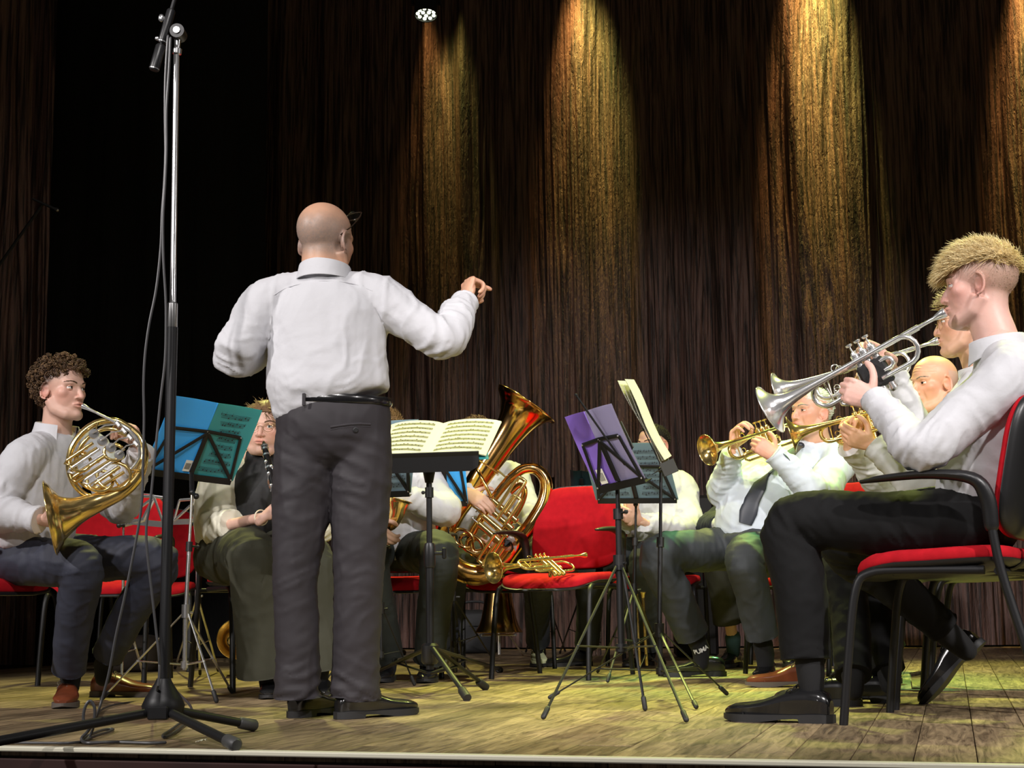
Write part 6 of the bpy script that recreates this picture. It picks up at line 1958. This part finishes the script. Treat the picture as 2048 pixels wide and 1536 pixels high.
tufts(HM, 1.04, 900, lambda p: p[2] > .048 and p[1] < .07 or (p[1] < -.02 and p[2] > -.03), lambda p: .014, lambda p: (0, -.7, .0), ((.55, .55, .50), (.8, .8, .74)), .0015, body, 11, lift=.3)
bpy.context.view_layer.update()
tp = [on_surface(so, x, y, .004) for x, y in ((1600, 893), (1572, 915), (1545, 942), (1520, 972), (1505, 1000), (1497, 1025), (1491, 1048))]
tp = [q for q in tp if q]
m = MB(); pts = [q[0] for q in tp]
tw = np.interp(np.arange(len(pts)), [0, 1, len(pts) - 2, len(pts) - 1], [.018, .022, .042, .030])
rf = []
for i in range(len(pts)):
    d = unit(pts[min(i + 1, len(pts) - 1)] - pts[max(i - 1, 0)]); rf.append(unit(np.cross(d, tp[i][1])))
m.tube(pts, [(a, .005) for a in tw], seg=12, ref=np.array(rf), caps='flat'); m.ball(pts[0], (.022, .02, .018))
obj('tie', m, mat('navy_silk', (.018, .022, .034), .4), so)
for q in 'lr':
    m = MB(); a = J['an_' + q]; m.tube([a + (J['kn_' + q] - a) * .12, a, a - [0, 0, .06]], [.044, .041, .034], seg=16, caps='round'); sk = obj('sock', m, SOCK, t)
    if q == 'r':
        # the lettering knitted into the top of the sock
        fc = bpy.data.curves.new('lettering', 'FONT'); fc.body = 'PUMA'; fc.size = .030; fc.extrude = .0008; fc.align_x = 'CENTER'; fc.space_character = .95; fc.offset = .0008
        tmp = bpy.data.objects.new('lettering', fc); COL.objects.link(tmp)
        ev = tmp.evaluated_get(bpy.context.evaluated_depsgraph_get()); me = bpy.data.meshes.new_from_object(ev)
        bpy.data.objects.remove(tmp)
        v = np.zeros(len(me.vertices) * 3, dtype=np.float32); me.vertices.foreach_get('co', v); v = v.reshape(-1, 3).astype(float)
        fs = [list(p.vertices) for p in me.polygons]; bpy.data.meshes.remove(me)
        dd = unit(V3(CAM) - a); axs = unit(J['kn_r'] - a); rr_ = .0445
        xr = unit(np.cross(axs, dd)); dn = np.cross(xr, axs)
        c0_ = a + (J['kn_r'] - a) * .03
        ang = v[:, 0] / rr_
        w3 = c0_ + axs * (v[:, 1:2] - .006) + xr * (np.sin(ang) * rr_)[:, None] + dn * (np.cos(ang) * rr_ + v[:, 2])[:, None]
        m = MB(); m.add(w3, [[f] for f in fs]); obj('lettering', m, mat('white_knit', (.75, .75, .74), .9), sk, sharp=None)

bpt = [on_surface(tro, x, 1058 - (x - 1440) * .13, .002) or on_surface(so, x, 1058 - (x - 1440) * .13, .002) for x in (1462, 1480, 1500, 1520, 1540)]
bpt = [q for q in bpt if q]
if len(bpt) > 2:
    m = MB(); m.tube(catmull([q[0] for q in bpt], 4), (.003, .016), seg=8) if False else m.tube([q[0] for q in bpt], [(.004, .016)] * len(bpt), seg=8, ref=np.array([q[1] for q in bpt])); obj('belt', m, mat('oxblood_leather', (.06, .008, .012), .3), tro)

# ---- man in the dark jacket, back row
Y = 7.85
a1, b1 = vdir(gp(1476, 7.85), (-.5, -.85), .29); a2, b2 = vdir(gp(1600, 7.85), (-.4, -.9), .29)
DJ = mat('midnight_jacket', (.012, .016, .024), .7, bump=(7, .3, .01))
t, body, HM, tro, so, J = figure(
    'musician in a dark jacket with white cuff, hidden behind the cornet player',
    dict(head=(1618, 862, Y), neck=(1610, 920, Y + .05), sh_r=(1545, 960, Y + .05), sh_l=(1662, 955, Y + .05), el_r=(1424, 1052, Y - .02), wr_r=(1448, 1048, Y - .30), el_l=(1670, 1050, Y - .1), wr_l=(1560, 1050, Y - .35),
         pelvis=(1585, 1095, Y + .1), hip_r=(1555, 1100, Y + .08), hip_l=(1610, 1100, Y + .08), kn_r=(1440, 1122, Y - .2), kn_l=(1580, 1122, Y - .35), an_r=(1466, 1282, Y - .1), an_l=(1600, 1285, Y - .1)),
    (.64, .38, .28), dict(fwd=(-.7, -.7, 0), s=.98, scalp=((.05, .035, .025), lambda v: (v[:, 2] > .05) * 1.0)),
    dict(mat=DJ, name='jacket', rings=[((1580, 1092, Y + .1), .185, .135), ((1580, 1060, Y + .07), .19, .15), ((1585, 1010, Y + .06), .19, .145), ((1598, 970, Y + .05), .175, .12), ((1605, 945, Y + .05), .11, .09), ((1609, 925, Y + .05), .064, .064)],
         sl=(.082, .076, .072, .064, .052), sleeve=.62, nocuff=True, collar=False),
    dict(mat=mat('dark_olive_suiting', (.020, .020, .015), .75), waist=((1582, 1080, Y + .1), .185, .135), r=[.098, .09, .08, .074, .074], cuff_r=(1455, 1245, Y - .12)),
    hands=[dict(at=(1448, 1048, Y - .30), side='R', d=(.25, -.3, -.3), n=(.6, .6, -.1)), dict(at=(1560, 1050, Y - .35), side='L', d=(-.6, -.3, 0), n=(-.2, .8, .2))],
    shoes=[dict(heel=a1, toe=b1), dict(heel=a2, toe=b2)], vox=1.4, cfg_sock=False)
tufts(HM, .98, 500, lambda p: p[2] > .03, lambda p: .02, lambda p: (0, -.4, .2), ((.03, .02, .015), (.07, .05, .04)), .002, body, 12)
for q in 'lr':
    m = MB(); a = J['an_' + q]; m.tube([a + [0, 0, .02], a, a - [0, 0, .06]], [.042, .040, .034], seg=14, caps='round'); obj('sock', m, mat('green_knit', (.02, .05, .05), .9), t)
    m = MB(); a = J['el_' + q] + (J['wr_' + q] - J['el_' + q]) * .62; d = unit(J['wr_' + q] - J['el_' + q]); m.tube([a - d * .02, a + d * .075], [.045, .043], seg=16); obj('shirt_cuff', m, SHIRT, t)

# ---- bald flugelhorn player
Y = 5.72
a1, b1 = vdir(gp(1636, 6.02), (-.97, -.02), .30); a2, b2 = vdir(gp(1800, 6.12), (-.90, .35), .30)
t, body, HM, tro, so, J = figure(
    'bald man with a white moustache in a white shirt, holding the flugelhorn',
    dict(head=(1866, 770, Y), neck=(1922, 858, Y + .06), sh_r=(1905, 895, Y + .24), sh_l=(1962, 895, Y - .14), el_r=(1772, 965, Y + .12), wr_r=(1700, 892, Y - .06), el_l=(1852, 978, Y - .32), wr_l=(1748, 892, Y - .24),
         pelvis=(1905, 1080, Y), hip_r=(1880, 1085, Y + .10), hip_l=(1900, 1090, Y - .10), kn_r=(1700, 1118, Y + .35), kn_l=(1662, 1122, Y + .02), an_r=(1782, 1300, Y + .42), an_l=(1618, 1316, Y + .29)),
    (.70, .39, .25), dict(fwd=(-.94, -.36, -.10), s=1.0, nose=1.25, age=1, jaw=1.02, neckr=.062, scalp=((.55, .5, .44), lambda v: .35 * (v[:, 1] < -.02) * (v[:, 2] < .05) * (v[:, 2] > -.04))),
    dict(mat=SHIRT, rings=[((1900, 1078, Y), .185, .135), ((1900, 1050, Y), .19, .15), ((1905, 990, Y), .19, .145), ((1920, 935, Y + .03), .18, .12), ((1928, 900, Y + .05), .12, .09), ((1930, 860, Y + .06), .066, .066)],
         sl=(.078, .07, .068, .058, .043), cfwd=(-.95, -.2, 0), crease=.009, fold=.005),
    dict(mat=BLACKCLOTH, waist=((1900, 1070, Y), .185, .138), r=[.095, .088, .078, .070, .064]),
    hands=[dict(at=(1746, 890, Y - .24), side='L', d=(-.88, .22, .42), n=(.15, .80, .45), curl=(35, 45, 25), spread=2, thumb=[(.55, .75, .3), (.8, .45, .4), (.9, .1, .4)]),
           dict(at=(1700, 892, Y - .06), side='R', d=(.1, -.3, .9), n=(-.5, -.7, -.2), curl=(55, 60, 30))],
    shoes=[dict(heel=a1, toe=b1, upper=TAN, sole=TANSOLE), dict(heel=a2, toe=b2)], vox=1.1)
face_bits(HM, body, 1.0, brow=(.4, .33, .26), gaze=(-.1, -.05), lid=.55, skin=(.70, .39, .25))
rngm = np.random.default_rng(3); m = MB()
for i in range(240):
    x = rngm.uniform(-.028, .028); p = np.array([x, .0945 - 9 * x * x, -.050 - 3.0 * x * x + rngm.uniform(-.004, .003)])
    m.tube([p, p + [np.sign(x) * .004, .004, -.006], p + [np.sign(x) * .007, .003, -.012]], [.0011, .001, .0002], seg=4, col=np.array([.75, .72, .64]) * rngm.uniform(.8, 1.1))
m.v = [xf(HM, q) for q in m.v]; obj('moustache', m, HAIRM, body, sharp=None, col=True)

# ---- second trumpeter
Y = 4.98
a1, b1 = vdir(G(1722, 1412), (-.85, .52), .30); a2, b2 = vdir(gp(1792, 5.0), (-.85, .52), .30)
t, body, HM, tro, so, J = figure(
    'second trumpeter in a white shirt, mostly hidden behind the blond one',
    dict(head=(1930, 645, Y), neck=(1962, 742, Y + .02), sh_r=(1975, 790, Y + .24), sh_l=(1950, 790, Y - .06), el_r=(1850, 900, Y + .24), wr_r=(1772, 780, Y + .15), el_l=(1846, 905, Y - .06), wr_l=(1768, 800, Y + .04),
         pelvis=(1955, 1065, Y - .04), hip_r=(1955, 1070, Y + .06), hip_l=(1930, 1072, Y - .10), kn_r=(1722, 1115, Y + .22), kn_l=(1695, 1118, Y + .06), an_r=(1776, 1340, Y + .02), an_l=(1706, 1350, Y - .22)),
    (.68, .40, .28), dict(fwd=(-.93, .30, -.06), s=1.02, scalp=((.2, .14, .08), lambda v: (v[:, 2] > .045) * (v[:, 1] < .075) * 1.0)),
    dict(mat=SHIRT, rings=[((1952, 1058, Y - .04), .17, .125), ((1952, 1030, Y - .04), .175, .13), ((1958, 940, Y - .02), .18, .13), ((1962, 850, Y), .17, .115), ((1962, 795, Y), .13, .09), ((1962, 745, Y), .064, .064)],
         sl=(.072, .062, .060, .052, .041), cfwd=(-.93, .3, 0)),
    dict(mat=BLACKCLOTH, waist=((1952, 1050, Y - .04), .17, .128), r=[.09, .082, .072, .064, .058]),
    hands=[dict(at=(1768, 800, Y + .04), side='L', d=(-.7, .35, .55), n=(.3, .85, -.2), curl=(60, 60, 30)), dict(at=(1772, 780, Y + .15), side='R', d=(-.6, -.1, .4), n=(0, -.6, -.7), curl=(50, 50, 25))],
    shoes=[dict(heel=a1, toe=b1), dict(heel=a2, toe=b2)], vox=1.2)
face_bits(HM, body, 1.02, brow=(.2, .13, .08), gaze=(0, -.1), skin=(.68, .40, .28))
haircap(HM, 1.02, lambda p: p[2] > .05 and p[1] < .085 or (p[1] < -.01 and p[2] > -.03), .008, (.28, .2, .1), body, 6)
tufts(HM, 1.02, 1000, lambda p: p[2] > .05 and p[1] < .085 or (p[1] < -.01 and p[2] > -.03), lambda p: .034, lambda p: (0, .8, .2), ((.20, .14, .07), (.50, .38, .20)), .0016, body, 14, lift=.6)
m = MB(); L = lambda a: xf(HM, np.array(a, dtype=float) * 1.02)
for x in (-1, 1):
    m.tube(L([(x * .032 + .022 * cos(a), .093 - .004 * abs(cos(a)), -.004 + .017 * sin(a)) for a in np.linspace(0, 2 * pi, 21)[:-1]]), .0011, seg=6, closed=True)
    m.tube(L([(x * .054, .089, .002), (x * .073, .05, .006), (x * .078, .0, .008)]), .0010, seg=6)
m.tube(L([(-.011, .093, -.002), (0, .0975, .002), (.011, .093, -.002)]), .0010, seg=6)
tag(obj('eyeglasses', m, mat('gold_wire', (.6, .42, .22), .25, 1.0)), 'wire glasses on the second trumpeter\'s nose', 'glasses')

# ---- blond trumpeter
Y = 4.20
hb, tbb = V3(G(1668, 1446)), V3(G(1448, 1440))
toe = V3(G(1858, 1408)); dr = unit([.60, -.34, .72]); FUP = unit([-.63, .36, .69])
t, body, HM, tro, so, J = figure(
    'young man with spiky blond hair playing a silver trumpet, nearest on the red armchair',
    dict(head=(1958, 574, Y + .02), neck=(1996, 690, Y), sh_l=(2022, 752, Y - .15), sh_r=(2010, 752, Y + .15), el_l=(1842, 900, Y - .18), wr_l=(1752, 800, Y + .03), el_r=(1846, 900, Y + .20), wr_r=(1788, 752, Y + .20),
         pelvis=(1960, 1040, Y + .02), hip_l=(1945, 1046, Y - .07), hip_r=(1962, 1046, Y + .10), kn_l=(1592, 1052, Y + .13), kn_r=(1690, 1088, Y + .42), an_l=(1622, 1352, Y + .08), an_r=(1911, 1281, Y + .52)),
    (.72, .43, .36),
    dict(fwd=(-.90, .43, -.02), up=(.02, 0, 1), s=1.06, neckr=.060, jaw=1.0,
         scalp=((.30, .20, .13), lambda v: .66 * sg_(v[:, 2] - (.012 + .6 * np.clip(v[:, 1] - .02, -.2, .03)), .016) * sg_(.045 - v[:, 1], .012) * sg_(v[:, 2] + .055, .014))),
    dict(mat=SHIRT, rings=[((1960, 1030, Y + .02), .165, .120), ((1964, 1000, Y + .02), .172, .130), ((1985, 930, Y + .01), .178, .132), ((2010, 850, Y), .180, .128), ((2018, 775, Y), .165, .108), ((2008, 725, Y), .11, .085), ((1998, 690, Y), .068, .068)],
         sl=(.080, .068, .060, .050, .038), cfwd=(-.90, .43, 0), cax=(.05, 0, .5), cr=.070, ch=.036, fold=.0055, crease=.009, copen=30),
    dict(mat=BLACKCLOTH, waist=((1962, 1012, Y + .02), .166, .128), rl=[.098, .090, .083, .077, .072], rr=[.092, .084, .074, .064, .056], fold=.003, cuff_l=(1612, 1318, Y + .10), cuff_r=(1886, 1254, Y + .51)),
    hands=[dict(at=(1752, 802, Y + .03), side='L', d=(-.78, .38, .42), n=(.30, .88, .05), curl=(52, 62, 35), spread=5, thumb=[(.30, .85, .05), (.55, .65, .2), (.75, .35, .35)]),
           dict(at=(1782, 745, Y + .20), side='R', d=(-.66, -.18, .60), n=(-.25, -.80, -.45), curl=(35, 42, 22), spread=5, thumb=[(.3, .5, .8), (.6, .2, .7), (.8, 0, .5)])],
    shoes=[dict(heel=hb, toe=tbb, L=.325)], cfg_sock=False)
face_bits(HM, body, 1.06, iris=(.12, .2, .26), brow=(.30, .19, .10), gaze=(.1, -.05), skin=(.72, .43, .36))
s1 = 1.06
haircap(HM, s1, lambda p: p[2] > .064 - .30 * max(0, p[1]), .012, (.58, .42, .18), body, 5, .006)
tufts(HM, s1, 4600, lambda p: p[2] > .060 - .30 * max(0, p[1]) and p[1] > -.075, lambda p: .046 + .012 * max(0, p[1] * 10), lambda p: (p[0] * 3, .9, -.15 - 1.5 * max(0, p[1] * 8) ** 1.5), ((.42, .27, .09), (.95, .80, .46)), .0009, body, 15, lift=.42, curl=.12)
tufts(HM, s1, 1300, lambda p: p[2] > .064, lambda p: .036, lambda p: (p[0] * 3, .5, .5), ((.60, .43, .18), (.92, .78, .45)), .0008, body, 18, lift=.8, curl=.2)
tufts(HM, s1, 1000, lambda p: p[1] < -.045 and p[2] > .05, lambda p: .03, lambda p: (0, -.7, -.6), ((.42, .28, .10), (.75, .58, .28)), .0009, body, 16, lift=.5, curl=.12)
tufts(HM, s1, 1700, lambda p: .0 < p[2] < .068 and p[1] < .05 or (p[1] < -.04 and p[2] > -.05), lambda p: .006, lambda p: (0, -.5, -1), ((.22, .15, .10), (.45, .33, .22)), .0006, body, 17, lift=.3)
# the tucked-back foot stands on its toe
shoe(toe + dr * .28, toe + np.array([0, 0, .004]), t, L=.30, up=FUP)
for q in 'lr':
    m = MB(); a = J['an_' + q]; m.tube([a + (J['kn_' + q] - a) * .25, a, a + ([-.0, 0, -.06] if q == 'l' else -FUP * .045)], [.047, .040, .033], seg=18, caps='round'); obj('sock', m, SOCK, t)
